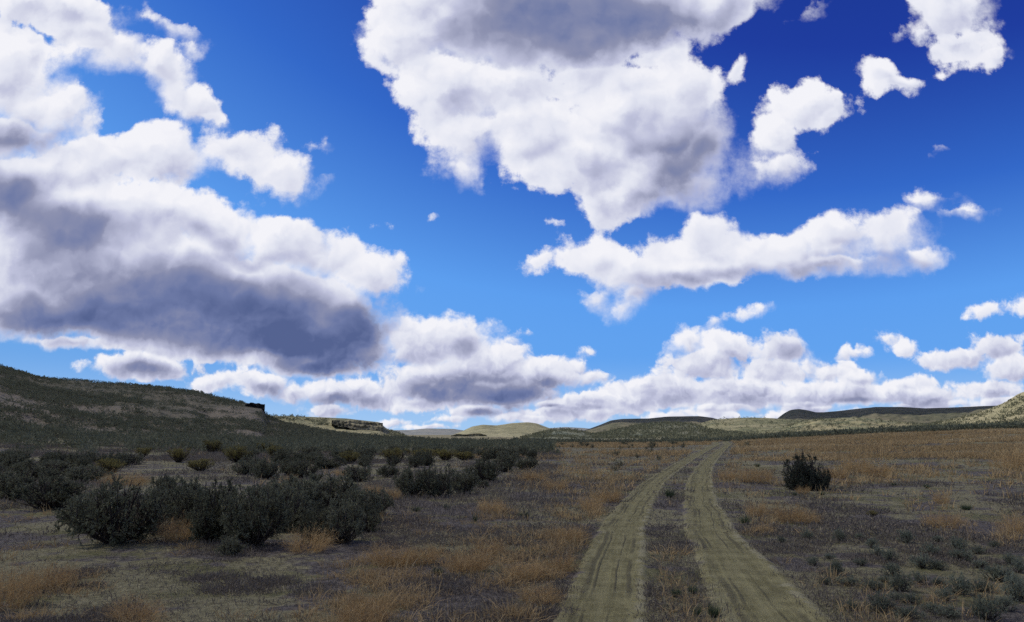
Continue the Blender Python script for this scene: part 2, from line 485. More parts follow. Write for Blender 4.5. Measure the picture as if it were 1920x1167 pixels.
def bump(t, b, height, strength, dist):
    bp = t.n('ShaderNodeBump'); bp.inputs['Strength'].default_value = strength; bp.inputs['Distance'].default_value = dist
    t.put(bp.inputs['Height'], height); t.put(b.inputs['Normal'], bp.outputs[0])

def soil_nodes(t):
    """bare crust, moss and grey leaf litter of the plain, by place"""
    pos = t.n('ShaderNodeNewGeometry').outputs['Position']
    big = t.noise(pos, 0.26, 5, 0.55, dim='2D')
    mid = t.noise(pos, 1.1, 6, 0.62, dim='2D')
    fine = t.noise(pos, 9.0, 6, 0.7, dim='2D')
    grit = t.noise(pos, 60.0, 3, 0.7, dim='2D')
    crust = t.mixc(t.smooth(fine, 0.35, 0.65), (0.185, 0.164, 0.084), (0.320, 0.284, 0.150))
    moss = t.mixc(t.smooth(fine, 0.4, 0.6), (0.120, 0.116, 0.048), (0.215, 0.195, 0.085))
    c = t.mixc(t.smooth(t.noise(pos, 0.5, 5, 0.6, dim='2D'), 0.45, 0.62), crust, moss)
    litter = t.mixc(t.smooth(fine, 0.35, 0.65), (0.080, 0.068, 0.056), (0.200, 0.172, 0.138))
    lm = t.smooth(t.math('ADD', t.math('MULTIPLY', big, 0.55), t.math('MULTIPLY', mid, 0.55)), 0.53, 0.61)
    c = t.mixc(lm, c, litter)
    c = t.mixc(t.smooth(grit, 0.55, 0.75, 0.0, 0.55), c, (0.05, 0.045, 0.04))
    hgt = t.math('ADD', t.math('MULTIPLY', fine, 0.7), t.math('MULTIPLY', grit, 0.3))
    return pos, c, hgt, lm

M_ground, t, b = new_mat('dry_soil')
pos, c, hgt, lm = soil_nodes(t)
t.put(b.inputs['Base Color'], c); bump(t, b, hgt, 0.9, 0.08)

M_rut, t, b = new_mat('rut_dirt')
pos, soil, hgt, lm = soil_nodes(t)
ac = t.n('ShaderNodeAttribute', attribute_name='across').outputs['Fac']     # -1 .. 1
al = t.n('ShaderNodeAttribute', attribute_name='along').outputs['Fac']      # metres
cv = t.n('ShaderNodeCombineXYZ'); t.put(cv.inputs[0], t.math('MULTIPLY', ac, 1.0)); t.put(cv.inputs[1], t.math('MULTIPLY', al, 0.05))
wob = t.math('MULTIPLY', t.math('SUBTRACT', t.noise(pos, 0.35, 2, 0.5, dim='2D'), 0.5), 0.30)
acw = t.math('ADD', ac, wob)
cv2 = t.n('ShaderNodeCombineXYZ'); t.put(cv2.inputs[0], acw); t.put(cv2.inputs[1], t.math('MULTIPLY', al, 0.035))
streak = t.noise(cv2.outputs[0], 7.0, 5, 0.65, dim='2D')
fine = t.noise(pos, 14.0, 5, 0.7, dim='2D')
grit = t.noise(pos, 75.0, 3, 0.7, dim='2D')
cv3 = t.n('ShaderNodeCombineXYZ'); t.put(cv3.inputs[0], ac); t.put(cv3.inputs[1], t.math('MULTIPLY', al, 0.10))
lane = t.noise(cv3.outputs[0], 5.0, 6, 0.75, dim='2D')
patch = t.noise(pos, 2.4, 6, 0.68, dim='2D')
dirt = t.mixc(t.smooth(t.math('ADD', t.math('MULTIPLY', lane, 0.5), t.math('MULTIPLY', patch, 0.5)), 0.38, 0.62), (0.158, 0.138, 0.056), (0.275, 0.242, 0.108))
dirt = t.mixc(t.smooth(t.math('ADD', t.math('MULTIPLY', streak, 0.5), t.math('MULTIPLY', fine, 0.5)), 0.52, 0.68, 0, 0.75), dirt, (0.33, 0.290, 0.115))
peb = t.voronoi(pos, 42.0, 0)
dirt = t.mixc(t.math('MULTIPLY', t.smooth(peb, 0.30, 0.18), t.smooth(t.noise(pos, 6.0, 3, 0.6, dim='2D'), 0.50, 0.62)), dirt, (0.35, 0.315, 0.16))
# tyre lines: two dark grooves with a pressed tread between
grv = None
for s_, w_ in ((-0.52, 0.060), (-0.36, 0.030), (0.40, 0.050), (0.10, 0.022)):
    g_ = t.smooth(t.math('ABSOLUTE', t.math('SUBTRACT', acw, s_)), w_ * 1.8, w_ * 0.3)
    grv = g_ if grv is None else t.math('MAXIMUM', grv, g_)
grv = t.math('MULTIPLY', grv, t.smooth(t.noise(pos, 0.55, 3, 0.6, dim='2D'), 0.36, 0.56))
dirt = t.mixc(t.math('MULTIPLY', grv, 0.72), dirt, (0.095, 0.082, 0.042))
tread = t.math('SINE', t.math('ADD', t.math('MULTIPLY', al, 95.0), t.math('MULTIPLY', t.noise(pos, 3.0, 2, dim='2D'), 6.0)))
treadm = t.math('MULTIPLY', tread, t.smooth(t.noise(pos, 0.8, 3, dim='2D'), 0.42, 0.6))
dirt = t.mixc(t.smooth(treadm, 0.2, 0.9, 0.0, 0.30), dirt, (0.11, 0.095, 0.05))
dirt = t.mixc(t.smooth(grit, 0.5, 0.75, 0.0, 0.5), dirt, (0.10, 0.09, 0.05))
dirt = t.mixc(t.smooth(fine, 0.6, 0.75, 0.0, 0.30), dirt, (0.34, 0.30, 0.14))
edge = t.math('ADD', t.math('ABSOLUTE', acw), t.math('MULTIPLY', t.math('SUBTRACT', t.noise(pos, 2.2, 6, 0.7, dim='2D'), 0.5), 0.75))
verge = t.math('MULTIPLY', t.smooth(edge, 0.56, 0.72), t.smooth(t.noise(pos, 2.2, 5, 0.65, dim='2D'), 0.40, 0.56))
dirt = t.mixc(t.math('MULTIPLY', verge, t.smooth(ac, -0.6, 0.6, 0.20, 0.60)), dirt, (0.35, 0.315, 0.185))
edge2 = t.math('ADD', edge, t.math('MULTIPLY', t.math('SUBTRACT', t.noise(pos, 9.0, 4, 0.7, dim='2D'), 0.5), 0.30))
t.put(b.inputs['Base Color'], t.mixc(t.smooth(edge2, 0.76, 0.88), dirt, soil))
hh = t.math('ADD', t.math('MULTIPLY', fine, 0.5), t.math('MULTIPLY', grit, 0.3))
hh = t.math('SUBTRACT', hh, t.math('MULTIPLY', grv, 0.6))
hh = t.math('ADD', hh, t.math('MULTIPLY', treadm, 0.05))
hh = t.math('ADD', hh, t.math('MULTIPLY', t.smooth(peb, 0.32, 0.1), 0.35))
bump(t, b, hh, 0.7, 0.03)

def hill_mat(name, tan, green, shrub, cover, band=None, scale=0.35, bands=0.0):
    m, t, b = new_mat(name)
    pos = t.n('ShaderNodeNewGeometry').outputs['Position']
    big = t.noise(pos, 0.012, 6, 0.6)
    mid = t.noise(pos, 0.05, 6, 0.62)
    c = t.mixc(t.smooth(t.math('ADD', t.math('MULTIPLY', big, 0.6), t.math('MULTIPLY', mid, 0.4)), 0.42, 0.58), tan, green)
    if bands:
        sp = t.n('ShaderNodeSeparateXYZ'); t.put(sp.inputs[0], pos)
        zz = t.math('ADD', t.math('MULTIPLY', sp.outputs[2], bands), t.math('MULTIPLY', mid, 5.0))
        cb = t.n('ShaderNodeCombineXYZ'); t.put(cb.inputs[2], zz)
        st = t.noise(cb.outputs[0], 1.0, 4, 0.7)
        c = t.mixc(t.smooth(st, 0.50, 0.66, 0, 0.7), c, band)
    dots = t.noise(pos, scale, 4, 0.75)
    dens = t.math('ADD', dots, t.math('MULTIPLY', t.math('SUBTRACT', mid, 0.5), 0.5))
    c = t.mixc(t.smooth(dens, 0.62 - cover * 0.25, 0.70 - cover * 0.25, 0.0, 0.92), c, shrub)
    t.put(b.inputs['Base Color'], c)
    bump(t, b, t.math('ADD', dots, t.math('MULTIPLY', mid, 2.0)), 0.7, 1.2)
    return m

M_hill_west = hill_mat('hill_west_soil', (0.225, 0.188, 0.125), (0.150, 0.134, 0.078), (0.062, 0.063, 0.042), 0.34, scale=0.55)
M_mesa = hill_mat('mesa_soil', (0.265, 0.240, 0.135), (0.165, 0.165, 0.085), (0.050, 0.060, 0.040), 0.30, (0.33, 0.29, 0.17), 0.40, 0.6)
M_mound = hill_mat('mound_soil', (0.300, 0.275, 0.160), (0.228, 0.212, 0.118), (0.110, 0.112, 0.065), 0.28, (0.34, 0.31, 0.19), 0.20, 0.35)
M_dark = hill_mat('dark_ridge_soil', (0.170, 0.150, 0.090), (0.105, 0.105, 0.060), (0.050, 0.052, 0.032), 0.35, (0.15, 0.13, 0.09), 0.15, 0.10)
M_green = hill_mat('sage_slope_soil', (0.200, 0.195, 0.130), (0.135, 0.150, 0.105), (0.055, 0.070, 0.055), 0.42, (0.26, 0.24, 0.15), 0.35)
M_east = hill_mat('east_hill_soil', (0.330, 0.290, 0.165), (0.240, 0.225, 0.120), (0.090, 0.100, 0.060), 0.15, (0.37, 0.33, 0.19), 0.35, 0.5)
M_bench = hill_mat('bench_soil', (0.300, 0.260, 0.145), (0.165, 0.175, 0.095), (0.070, 0.082, 0.052), 0.42, (0.33, 0.30, 0.13), 0.30, 0.5)
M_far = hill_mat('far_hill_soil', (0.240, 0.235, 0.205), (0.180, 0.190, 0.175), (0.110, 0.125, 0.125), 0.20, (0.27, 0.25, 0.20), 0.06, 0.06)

# ------------------------------------------------------------------ ground sheet
_rr = np.concatenate([[0.0], np.geomspace(0.6, 60, 150), np.geomspace(62, 9000, 120)])
_aa = np.radians(np.concatenate([np.linspace(-48, 48, 300), np.linspace(52, 308, 60)]))
RRg, AAg = np.meshgrid(_rr, _aa, indexing='ij')
gx, gy = RRg * np.sin(AAg), RRg * np.cos(AAg)
gz = ground_h(gx, gy)
ground = link('ground', mesh_np('ground', np.stack([gx, gy, gz], -1).reshape(-1, 3), grid_faces(len(_rr), len(_aa), True), smooth=True), M_ground)
tag(ground, 'dry sagebrush plain of pale crust and grey litter reaching the hills', 'ground', kind='structure')

# ------------------------------------------------------------------ the two wheel ruts of the dirt road
road = bpy.data.objects.new('dirt_road', None); col.objects.link(road)
tag(road, 'two-rut dirt track winding away across the plain', 'dirt road', kind='structure')
def rut(line, half, flare=0.0):
    n = len(line)
    tg = np.gradient(line, axis=0); tg /= np.linalg.norm(tg, axis=1)[:, None]
    nm = np.stack([tg[:, 1], -tg[:, 0]], 1)
    al_ = np.concatenate([[0], np.cumsum(np.linalg.norm(np.diff(line, axis=0), axis=1))])
    K = 25
    s = np.linspace(-1, 1, K)
    hw = (half + flare * sstep(15, 6, np.hypot(line[:, 0], line[:, 1])))[:, None]
    X = line[:, None, 0] + nm[:, None, 0] * s[None] * hw
    Y = line[:, None, 1] + nm[:, None, 1] * s[None] * hw
    dd = np.hypot(X, Y)
    # pressed in the middle, a low loose berm along both sides, feathered into the plain
    prof = -0.008 * sstep(0.75, 0.3, np.abs(s)) + 0.006 * np.exp(-((np.abs(s) - 0.74) / 0.10) ** 2)
    prof = prof[None] * (0.8 + 0.4 * fbm(X * 0.5, Y * 0.5, 31, 2))
    # tyre grooves and ridges as relief
    gr = sum(np.exp(-((s - c_) / 0.035) ** 2) for c_ in (-0.50, -0.37, 0.36))
    prof = prof - 0.006 * gr[None] * sstep(0.35, 0.6, fbm(X * 0.6, Y * 0.6, 33, 2))
    lift = 0.020 + 0.0005 * dd
    Z = ground_h(X, Y) + lift + prof
    edge_drop = sstep(0.72, 1.0, np.abs(s))[None]
    Z = Z - edge_drop * (lift + 0.012)
    V = np.stack([X, Y, Z], -1).reshape(-1, 3)
    at = {'across': np.repeat(s[None], n, 0).ravel(), 'along': np.repeat(al_[:, None], K, 1).ravel()}
    return mesh_np('wheel_rut', V, grid_faces(n, K)[:, ::-1], attrs=at, smooth=True)
link('wheel_rut', rut(LINE_W, 0.53), M_rut, road)
link('wheel_rut', rut(LINE_E, 0.57, 0.09), M_rut, road)

# ------------------------------------------------------------------ hills
HILLS = {}
def az_el(px, py):
    x, y, z = ray(px, py)
    return np.arctan2(x, y), z / np.hypot(x, y)

def hill(name, label, sky_pts, D, front, back, mat, rough=1.0, gully=1.0, power=1.0, seed=0, step=2.5, rows=46, kind='structure', skyrough=0.25):
    """a ridge at D metres (one number or one per point) whose crest stands where the skyline points say"""
    pts = np.array(sky_pts, float)
    px = np.arange(pts[0, 0], pts[-1, 0] + step, step)
    py = np.interp(px, pts[:, 0], pts[:, 1])
    k = np.ones(3) / 3
    py[1:-1] = np.convolve(py, k, 'same')[1:-1]
    Dv = np.interp(px, pts[:, 0], D if np.ndim(D) else np.full(len(pts), D))
    fr = np.interp(px, pts[:, 0], front if np.ndim(front) else np.full(len(pts), front))
    a, e = az_el(px, py)
    zr = CAM_H + e * Dv
    s = np.concatenate([np.linspace(0, 1, rows), 1 + np.linspace(0, 1, 16)[1:]])
    S, A = np.meshgrid(s, a, indexing='ij')
    DD, ZR, FR = Dv[None], zr[None], fr[None]
    r = np.where(S <= 1, DD - FR * (1 - S), DD + back * (S - 1))
    X, Y = r * np.sin(A), r * np.cos(A)
    Zf = ground_h(X, Y) - 0.6
    q = np.clip(S, 0, 1) ** power
    prof = 0.55 * q + 0.45 * q * q * (3 - 2 * q)
    prof = np.where(S > 1, 1 - (S - 1) ** 2, prof)
    Z = Zf + (ZR - Zf) * prof
    lat = A * DD                                     # metres along the ridge
    body = np.clip(prof * (1 - prof) * 4, 0, 1) * (S < 1)
    gul = np.abs(fbm(lat / 38 + seed, r / 160, seed + 11, 4) - 0.5) * 2
    Z = Z - body * gully * (0.35 - gul) * 0.16 * (ZR - Zf)
    amp = np.clip((ZR - Zf), 0, 30) / 30
    Z = Z + rough * (fbm(X / 14, Y / 14, seed + 5, 4) - 0.5) * 3.0 * amp * np.where(S < 0.97, 1, skyrough)
    ends = np.minimum(sstep(0, 6, np.arange(len(px))), sstep(0, 6, np.arange(len(px))[::-1]))[None]
    Z = Zf + (Z - Zf) * np.where(np.ones_like(Z) > 0, 0.0 + 1.0 * np.maximum(ends, 0.0), 1)
    me = mesh_np(name, np.stack([X, Y, Z], -1).reshape(-1, 3), grid_faces(len(s), len(px))[:, ::-1], smooth=True)
    o = link(name, me, mat)
    tag(o, label, 'hill', kind=kind)
    HILLS[name if o.name == name else o.name] = (X, Y, Z, S)
    return o

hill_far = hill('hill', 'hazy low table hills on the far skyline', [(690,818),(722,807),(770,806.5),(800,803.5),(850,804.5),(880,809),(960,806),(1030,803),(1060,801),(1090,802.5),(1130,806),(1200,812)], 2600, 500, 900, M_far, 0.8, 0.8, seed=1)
hill_mound = hill('hill', 'sunlit tan double-domed mound in the middle distance', [(835,820),(862,811),(885,800),(905,796.5),(930,798),(945,796),(960,793.5),(990,792),(1006,794),(1030,803),(1055,811),(1090,819)], 950, 260, 320, M_mound, 0.5, 0.7, seed=2)
hill_knoll = hill('hill', 'low brush-dotted knoll with a pale bare foot beside the mound', [(965,824),(985,819),(1012,811),(1040,805),(1065,805.5),(1085,809),(1110,814),(1150,823)], 620, 130, 160, M_green, 0.8, 0.7, seed=3)
hill_dark = hill('hill', 'dark flat-topped hill behind the sage slope', [(1075,816),(1100,806),(1122,798),(1146,788.5),(1168,785.5),(1215,785),(1250,781.5),(1310,780.5),(1335,783.5),(1352,788),(1375,797),(1400,808)], 1250, 330, 420, M_dark, 0.5, 0.8, seed=4)
hill_sage = hill('hill', 'grey-green brush-covered slope in front of the dark flat-topped hill', [(1085,824),(1120,814),(1165,804),(1200,797),(1240,793),(1275,793.5),(1300,796),(1330,805),(1390,813),(1450,821)], 760, 240, 220, M_green, 0.7, 0.8, seed=5)
hill_pale = hill('hill', 'pale-footed green slope between the dark hill and the knob', [(1255,818),(1285,804),(1305,796.5),(1335,787.5),(1370,784.5),(1410,783),(1450,784.5),(1500,788),(1560,792),(1640,800),(1700,812)], 980, 260, 260, M_mesa, 0.6, 0.9, seed=6)
hill_ridge = hill('hill', 'long dark ridge with a rounded knob at its western end', [(1440,800),(1460,783),(1470,775.5),(1482,769),(1498,767),(1514,769.5),(1530,773.5),(1545,773),(1570,771),(1600,767.5),(1640,763.5),(1690,763),(1735,766),(1790,764),(1850,761.5),(1900,759),(1960,758),(2080,760)], 1350, 420, 420, M_dark, 0.7, 1.2, seed=7)
hill_bench = hill('hill', 'low tan bench with yellow grass below the long dark ridge', [(1460,806),(1500,792),(1530,786.5),(1580,783.5),(1620,783.5),(1650,787),(1700,792),(1760,801),(1830,812)], 860, 170, 160, M_bench, 1.2, 1.8, seed=8)
hill_east = hill('hill', 'sunlit tan hillside rising at the east edge', [(1690,812),(1755,794),(1790,785),(1830,775),(1862,764),(1890,752),(1906,742),(1920,735.5),(1960,722),(2050,700),(2200,690)], [560,560,560,555,550,545,540,540,530,520,500], 210, 220, M_east, 1.0, 1.0, seed=9)
hill_mesa = hill('mesa', 'brush-topped mesa with layered pale cliffs at its end', [(440,800),(480,786),(500,780.5),(540,780.5),(600,782.5),(650,785),(690,789.5),(712,792),(722,802),(740,811),(770,818)], 470, 150, 240, M_mesa, 0.5, 0.7, seed=10)
hill_west = hill('hill', 'shadowed brushy hillside falling from the west edge to a rock outcrop', [(-420,600),(-200,640),(-80,672),(0,690),(70,711),(110,715),(160,716),(210,721),(300,727),(375,737),(430,751),(470,757),(492,759),(500,781),(540,795),(590,806),(650,815),(720,821),(800,825)],
    [235,240,250,255,262,265,268,270,270,268,262,258,258,250,240,232,226,222,220], [165,165,165,165,165,165,165,160,155,150,140,132,126,118,108,100,92,86,80], 150, M_hill_west, 1.1, 0.9, seed=12, step=1.7, rows=90)

# ------------------------------------------------------------------ rock outcrops
M_rock, t, b = new_mat('layered_rock')
pos = t.n('ShaderNodeNewGeometry').outputs['Position']
sp = t.n('ShaderNodeSeparateXYZ'); t.put(sp.inputs[0], pos)
cb = t.n('ShaderNodeCombineXYZ'); t.put(cb.inputs[0], t.math('MULTIPLY', sp.outputs[0], 0.08)); t.put(cb.inputs[1], t.math('MULTIPLY', sp.outputs[1], 0.08)); t.put(cb.inputs[2], sp.outputs[2])
lay = t.noise(cb.outputs[0], 1.4, 5, 0.65)
crk = t.noise(pos, 0.9, 6, 0.7)
c = t.mixc(t.smooth(lay, 0.38, 0.62), (0.115, 0.102, 0.068), (0.300, 0.270, 0.170))
c = t.mixc(t.smooth(crk, 0.52, 0.66, 0, 0.7), c, (0.085, 0.085, 0.055))
t.put(b.inputs['Base Color'], c); bump(t, b, t.math('ADD', lay, crk), 0.9, 0.5)
M_rock_shade, t, b = new_mat('shade_dark_rock')  # shade on the averted outcrop face put into a near-black base colour
pos = t.n('ShaderNodeNewGeometry').outputs['Position']
c = t.mixc(t.smooth(t.noise(pos, 1.3, 6, 0.7), 0.4, 0.65), (0.020, 0.018, 0.017), (0.060, 0.052, 0.044))
t.put(b.inputs['Base Color'], c); bump(t, b, t.noise(pos, 1.0, 6, 0.7), 0.9, 0.4)

M_rock_mid, t, b = new_mat('grey_green_rock')
pos = t.n('ShaderNodeNewGeometry').outputs['Position']
c = t.mixc(t.smooth(t.noise(pos, 0.8, 6, 0.7), 0.4, 0.65), (0.060, 0.058, 0.040), (0.150, 0.142, 0.095))
t.put(b.inputs['Base Color'], c); bump(t, b, t.noise(pos, 1.0, 6, 0.7), 0.9, 0.4)

def rock_wall(name, label, px0, px1, top_pts, bottom, D, depth, mat, seed, layers=5, overhang=0.0, cell=0.35, tilt=0.0):
    """a cliff band: front face with ledges and vertical joints, flat top, closed at the back and the ends"""
    tp = np.array(top_pts, float)
    bt = np.array(bottom, float)
    W_ = abs(px1 - px0) / PXF * D
    nc = max(16, int(W_ / cell))
    px = np.linspace(px0, px1, nc)
    pt, pb = np.interp(px, tp[:, 0], tp[:, 1]), np.interp(px, bt[:, 0], bt[:, 1])
    Dv = D + tilt * (px - px0) / (px1 - px0)
    a, e1 = az_el(px, pt); _, e0 = az_el(px, pb)
    z1, z0 = CAM_H + e1 * Dv, CAM_H + e0 * Dv
    nr = max(10, int((z1 - z0).max() / cell))
    rows_ = []
    for k in np.linspace(0, 1, nr):
        z = z0 + (z1 - z0) * k
        led = np.floor(k * layers + 0.4 * vnoise(px / 9.0, k * 0 + 1.0, seed)) / layers
        off = (0.35 * led * depth * 0.25 - overhang * k ** 1.5)
        joint = np.abs(fbm(px * D / PXF / 1.3, led * 7.0, seed + 2, 3) - 0.5) * 2
        block = vnoise(px * D / PXF / 2.1, led * 13.0, seed + 4)
        off = off + 1.6 * (0.35 - joint).clip(0) * 2 + (block - 0.5) * 1.8
        off = off + (fbm(px * D / PXF / 0.8, z / 0.8, seed + 6, 3) - 0.5) * 0.5
        r_ = Dv + off
        rows_.append(np.stack([r_ * np.sin(a), r_ * np.cos(a), z + (fbm(px / 5, k * 3.0, seed + 9, 2) - 0.5) * 0.5], -1))
    for f in (0.25, 0.6, 1.0):
        r_ = Dv + depth * f
        rows_.append(np.stack([r_ * np.sin(a), r_ * np.cos(a), z1 + (fbm(px / 4, f * 5.0, seed + 8, 2) - 0.5) * 0.4], -1))
    r_ = Dv + depth
    rows_.append(np.stack([r_ * np.sin(a), r_ * np.cos(a), z0 - 1.0], -1))
    P_ = np.stack(rows_, 0)
    nrow, ncol = P_.shape[:2]
    F_ = grid_faces(nrow, ncol)[:, ::-1]
    V_ = P_.reshape(-1, 3)
    caps = []
    for j in (0, ncol - 1):                        # end walls as fans of quads between front column and back line
        cidx = [i * ncol + j for i in range(nrow)]
        m_ = len(cidx) // 2
        for i in range(m_):
            if nrow - 2 - i > i + 1:
                caps.append([cidx[i], cidx[i + 1], cidx[nrow - 2 - i], cidx[nrow - 1 - i]])
    me = mesh_np(name, V_, np.concatenate([F_, np.array(caps, np.int64)]))
    o = link(name, me, mat)
    return tag(o, label, 'rock outcrop')

rock_wall('rock_outcrop', 'shade-black overhanging rock outcrop at the end of the brushy western hillside', 459, 497, [(459,757.5),(470,755.5),(488,756),(497,757)], [(459,768),(470,771),(484,776),(497,779)], 226, 32, M_rock_shade, 41, 3, 1.6, 0.25)
rock_wall('rock_outcrop', 'long pale layered cliff under the mesa rim, ending in a square block', 645, 718, [(645,789),(660,787.5),(690,790),(705,792),(718,793)], [(645,801),(660,804),(675,808),(690,806),(705,809),(718,811)], 386, 55, M_rock, 42, 6, 0.5, 0.5)
rock_wall('rock_outcrop', 'short dark cliff block on the mesa side, away from the long pale cliff', 622, 646, [(622,788.5),(634,787.5),(646,789)], [(622,796),(634,800),(646,803)], 388, 45, M_rock_mid, 43, 5, 0.5, 0.5)
rock_wall('rock_outcrop', 'broken dark rock band at the foot of the double-domed mound', 845, 912, [(845,817),(856,814),(870,815),(884,813.5),(900,813),(912,816)], [(845,821),(870,821),(900,820),(912,820)], 720, 14, M_rock, 44, 3, 1.2, 0.7)

# ------------------------------------------------------------------ clouds that drift over the plain and shade it
M_cloud, t, b = new_mat('cloud_white')
b.inputs['Base Color'].default_value = (0.9, 0.9, 0.92, 1)
b.inputs['Roughness'].default_value = 1.0
b.inputs['Alpha'].default_value = 0.34          # a thin cloud: some sun comes through
M_thick, t, b = new_mat('cloud_white_thick')
b.inputs['Base Color'].default_value = (0.9, 0.9, 0.92, 1)
b.inputs['Alpha'].default_value = 0.66
CLOUD_ALT = 1250.0
def shade_cloud(cx, cy, rx, ry, seed, gz_=0.0, mat=None):
    """a flat-based cumulus placed so that its shadow falls round (cx, cy) on the ground"""
    k = (CLOUD_ALT - gz_) / SUN[2]
    ox, oy = cx + SUN[0] * k, cy + SUN[1] * k
    nu, nv = 96, 40
    U, Vv = np.meshgrid(np.linspace(0, 2 * np.pi, nu, endpoint=False), np.linspace(-np.pi / 2, np.pi / 2, nv), indexing='xy')
    dx_, dy_, dz_ = np.cos(Vv) * np.cos(U), np.cos(Vv) * np.sin(U), np.sin(Vv)
    n_ = fbm(dx_ * 2.2 + dz_ * 1.7 + 10, dy_ * 2.2 + dz_ * 1.1 + 10, seed, 5, 0.55)
    f_ = 0.72 + 0.56 * n_
    hz_ = 0.30 * min(rx, ry)
    X_, Y_ = ox + dx_ * rx * f_, oy + dy_ * ry * f_
    Z_ = CLOUD_ALT + np.where(dz_ > 0, dz_ * hz_ * f_ * 1.3, dz_ * hz_ * 0.18)
    me = mesh_np('cloud', np.stack([X_, Y_, Z_], -1).reshape(-1, 3), grid_faces(nv, nu, True), smooth=True)
    o = link('cloud', me, mat or M_cloud)
    return tag(o, 'cumulus cloud drifting high over the plain', 'cloud', 'clouds over the plain', 'structure')
shade_cloud(-70, 62, 420, 225, 51)
shade_cloud(235, 1225, 130, 115, 52, 25, M_thick)
shade_cloud(610, 1235, 310, 175, 53, 45, M_thick)
# ------------------------------------------------------------------ plant materials
def leaf_mat(name, dark, light, tip=None):
    m, t, b = new_mat(name)
    tint = t.n('ShaderNodeAttribute', attribute_name='tint').outputs['Fac']
    rnd = t.n('ShaderNodeObjectInfo').outputs['Random']
    k = t.math('ADD', t.math('MULTIPLY', tint, 0.55), t.math('MULTIPLY', rnd, 0.45))
    c = t.mixc(k, dark, light)
    if tip is not None:
        c = t.mixc(t.smooth(tint, 0.80, 0.98), c, tip)
    t.put(b.inputs['Base Color'], c)
    tr = t.n('ShaderNodeBsdfTranslucent'); t.put(tr.inputs[0], c)
    mx = t.n('ShaderNodeMixShader'); mx.inputs[0].default_value = 0.25
    o = [n for n in m.node_tree.nodes if n.type == 'OUTPUT_MATERIAL'][0]
    t.put(mx.inputs[1], b.outputs[0]); t.put(mx.inputs[2], tr.outputs[0]); t.put(o.inputs[0], mx.outputs[0])
    return m

M_sage = leaf_mat('sage_leaf', (0.078, 0.082, 0.046), (0.265, 0.262, 0.165), (0.33, 0.30, 0.16))
M_lone = leaf_mat('dark_sage_leaf', (0.044, 0.050, 0.032), (0.110, 0.122, 0.082))
M_rabbit = leaf_mat('rabbitbrush_leaf', (0.125, 0.114, 0.038), (0.340, 0.285, 0.090), (0.44, 0.33, 0.11))
M_russet = leaf_mat('russet_stalk', (0.300, 0.182, 0.076), (0.630, 0.440, 0.200), (0.72, 0.56, 0.31))
M_straw = leaf_mat('straw_blade', (0.310, 0.208, 0.094), (0.620, 0.450, 0.220), (0.72, 0.58, 0.32))
M_litter = leaf_mat('grey_litter', (0.096, 0.080, 0.063), (0.270, 0.228, 0.175), (0.42, 0.35, 0.22))
M_green_t = leaf_mat('green_tuft', (0.045, 0.062, 0.030), (0.120, 0.150, 0.075))
M_grey_t = leaf_mat('grey_tuft', (0.090, 0.098, 0.062), (0.260, 0.275, 0.190))
M_wood = leaf_mat('grey_wood', (0.050, 0.040, 0.033), (0.120, 0.098, 0.080))

def unit(v):
    return v / np.maximum(np.linalg.norm(v, axis=-1, keepdims=True), 1e-9)

def leaves_np(base, dirn, length, width, r_, bend=0.25, tint=None, segs=1):
    """narrow leaves: quads from base along dirn; segs=2 bends them over"""
    n = len(base)
    side = unit(np.cross(dirn, unit(r_.normal(size=(n, 3)))))
    L, Wd = np.broadcast_to(length, n)[:, None], np.broadcast_to(width, n)[:, None]
    if tint is None:
        tint = r_.random(n)
    if segs == 1:
        mid = base + dirn * L * 0.55
        tip = base + dirn * L + np.array([0, 0, -1]) * L * bend * 0.3
        V = np.stack([base, mid + side * Wd * 0.5, tip, mid - side * Wd * 0.5], 1)
        F = np.arange(n)[:, None] * 4 + np.arange(4)[None]
        return V.reshape(-1, 3), F, np.repeat(tint, 4)
    up = np.array([0, 0, 1.0])
    m1 = base + dirn * L * 0.55
    lean = dirn * np.array([1, 1, 0.25]); tip = m1 + unit(dirn * (1 - bend) + lean * bend * 1.6 - up * bend * 0.5) * L * 0.5
    V = np.stack([base - side * Wd * 0.5, base + side * Wd * 0.5, m1 + side * Wd * 0.42, m1 - side * Wd * 0.42, tip + side * Wd * 0.08, tip - side * Wd * 0.08], 1)
    o = np.arange(n)[:, None] * 6
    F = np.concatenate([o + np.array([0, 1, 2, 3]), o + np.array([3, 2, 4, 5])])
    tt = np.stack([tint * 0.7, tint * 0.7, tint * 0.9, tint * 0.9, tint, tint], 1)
    return V.reshape(-1, 3), F, tt.ravel()

def tubes_np(a, b_, ra, rb, tint):
    """three-sided stems from a to b_"""
    n = len(a)
    d = unit(b_ - a)
    ref = np.where(np.abs(d[:, 2:3]) > 0.9, np.array([[1.0, 0, 0]]), np.array([[0, 0, 1.0]]))
    s = unit(np.cross(d, ref)); q = np.cross(d, s)
    V = []
    for p_, r_ in ((a, ra), (b_, rb)):
        for k in range(3):
            w = 2 * math.pi * k / 3
            V.append(p_ + (s * math.cos(w) + q * math.sin(w)) * np.broadcast_to(r_, n)[:, None])
    V = np.stack(V, 1)
    o = np.arange(n)[:, None] * 6
    F = np.concatenate([o + np.array([k, (k + 1) % 3, 3 + (k + 1) % 3, 3 + k]) for k in range(3)])
    return V.reshape(-1, 3), F, np.repeat(tint, 6)

def graze(q, dome):
    mid = np.array([0, 0, 0.42])
    cen = q.mean(1)
    nn = np.linalg.norm((cen - mid) / np.array([0.47, 0.47, 0.56]), axis=1)
    k = np.where(nn > 1, (1 + (nn - 1) * (1 - dome)) / np.maximum(nn, 1e-6), 1.0)
    q = q + ((cen - mid) * (k - 1)[:, None])[:, None]
    q[..., 2] = np.maximum(q[..., 2], 0.0)
    return q

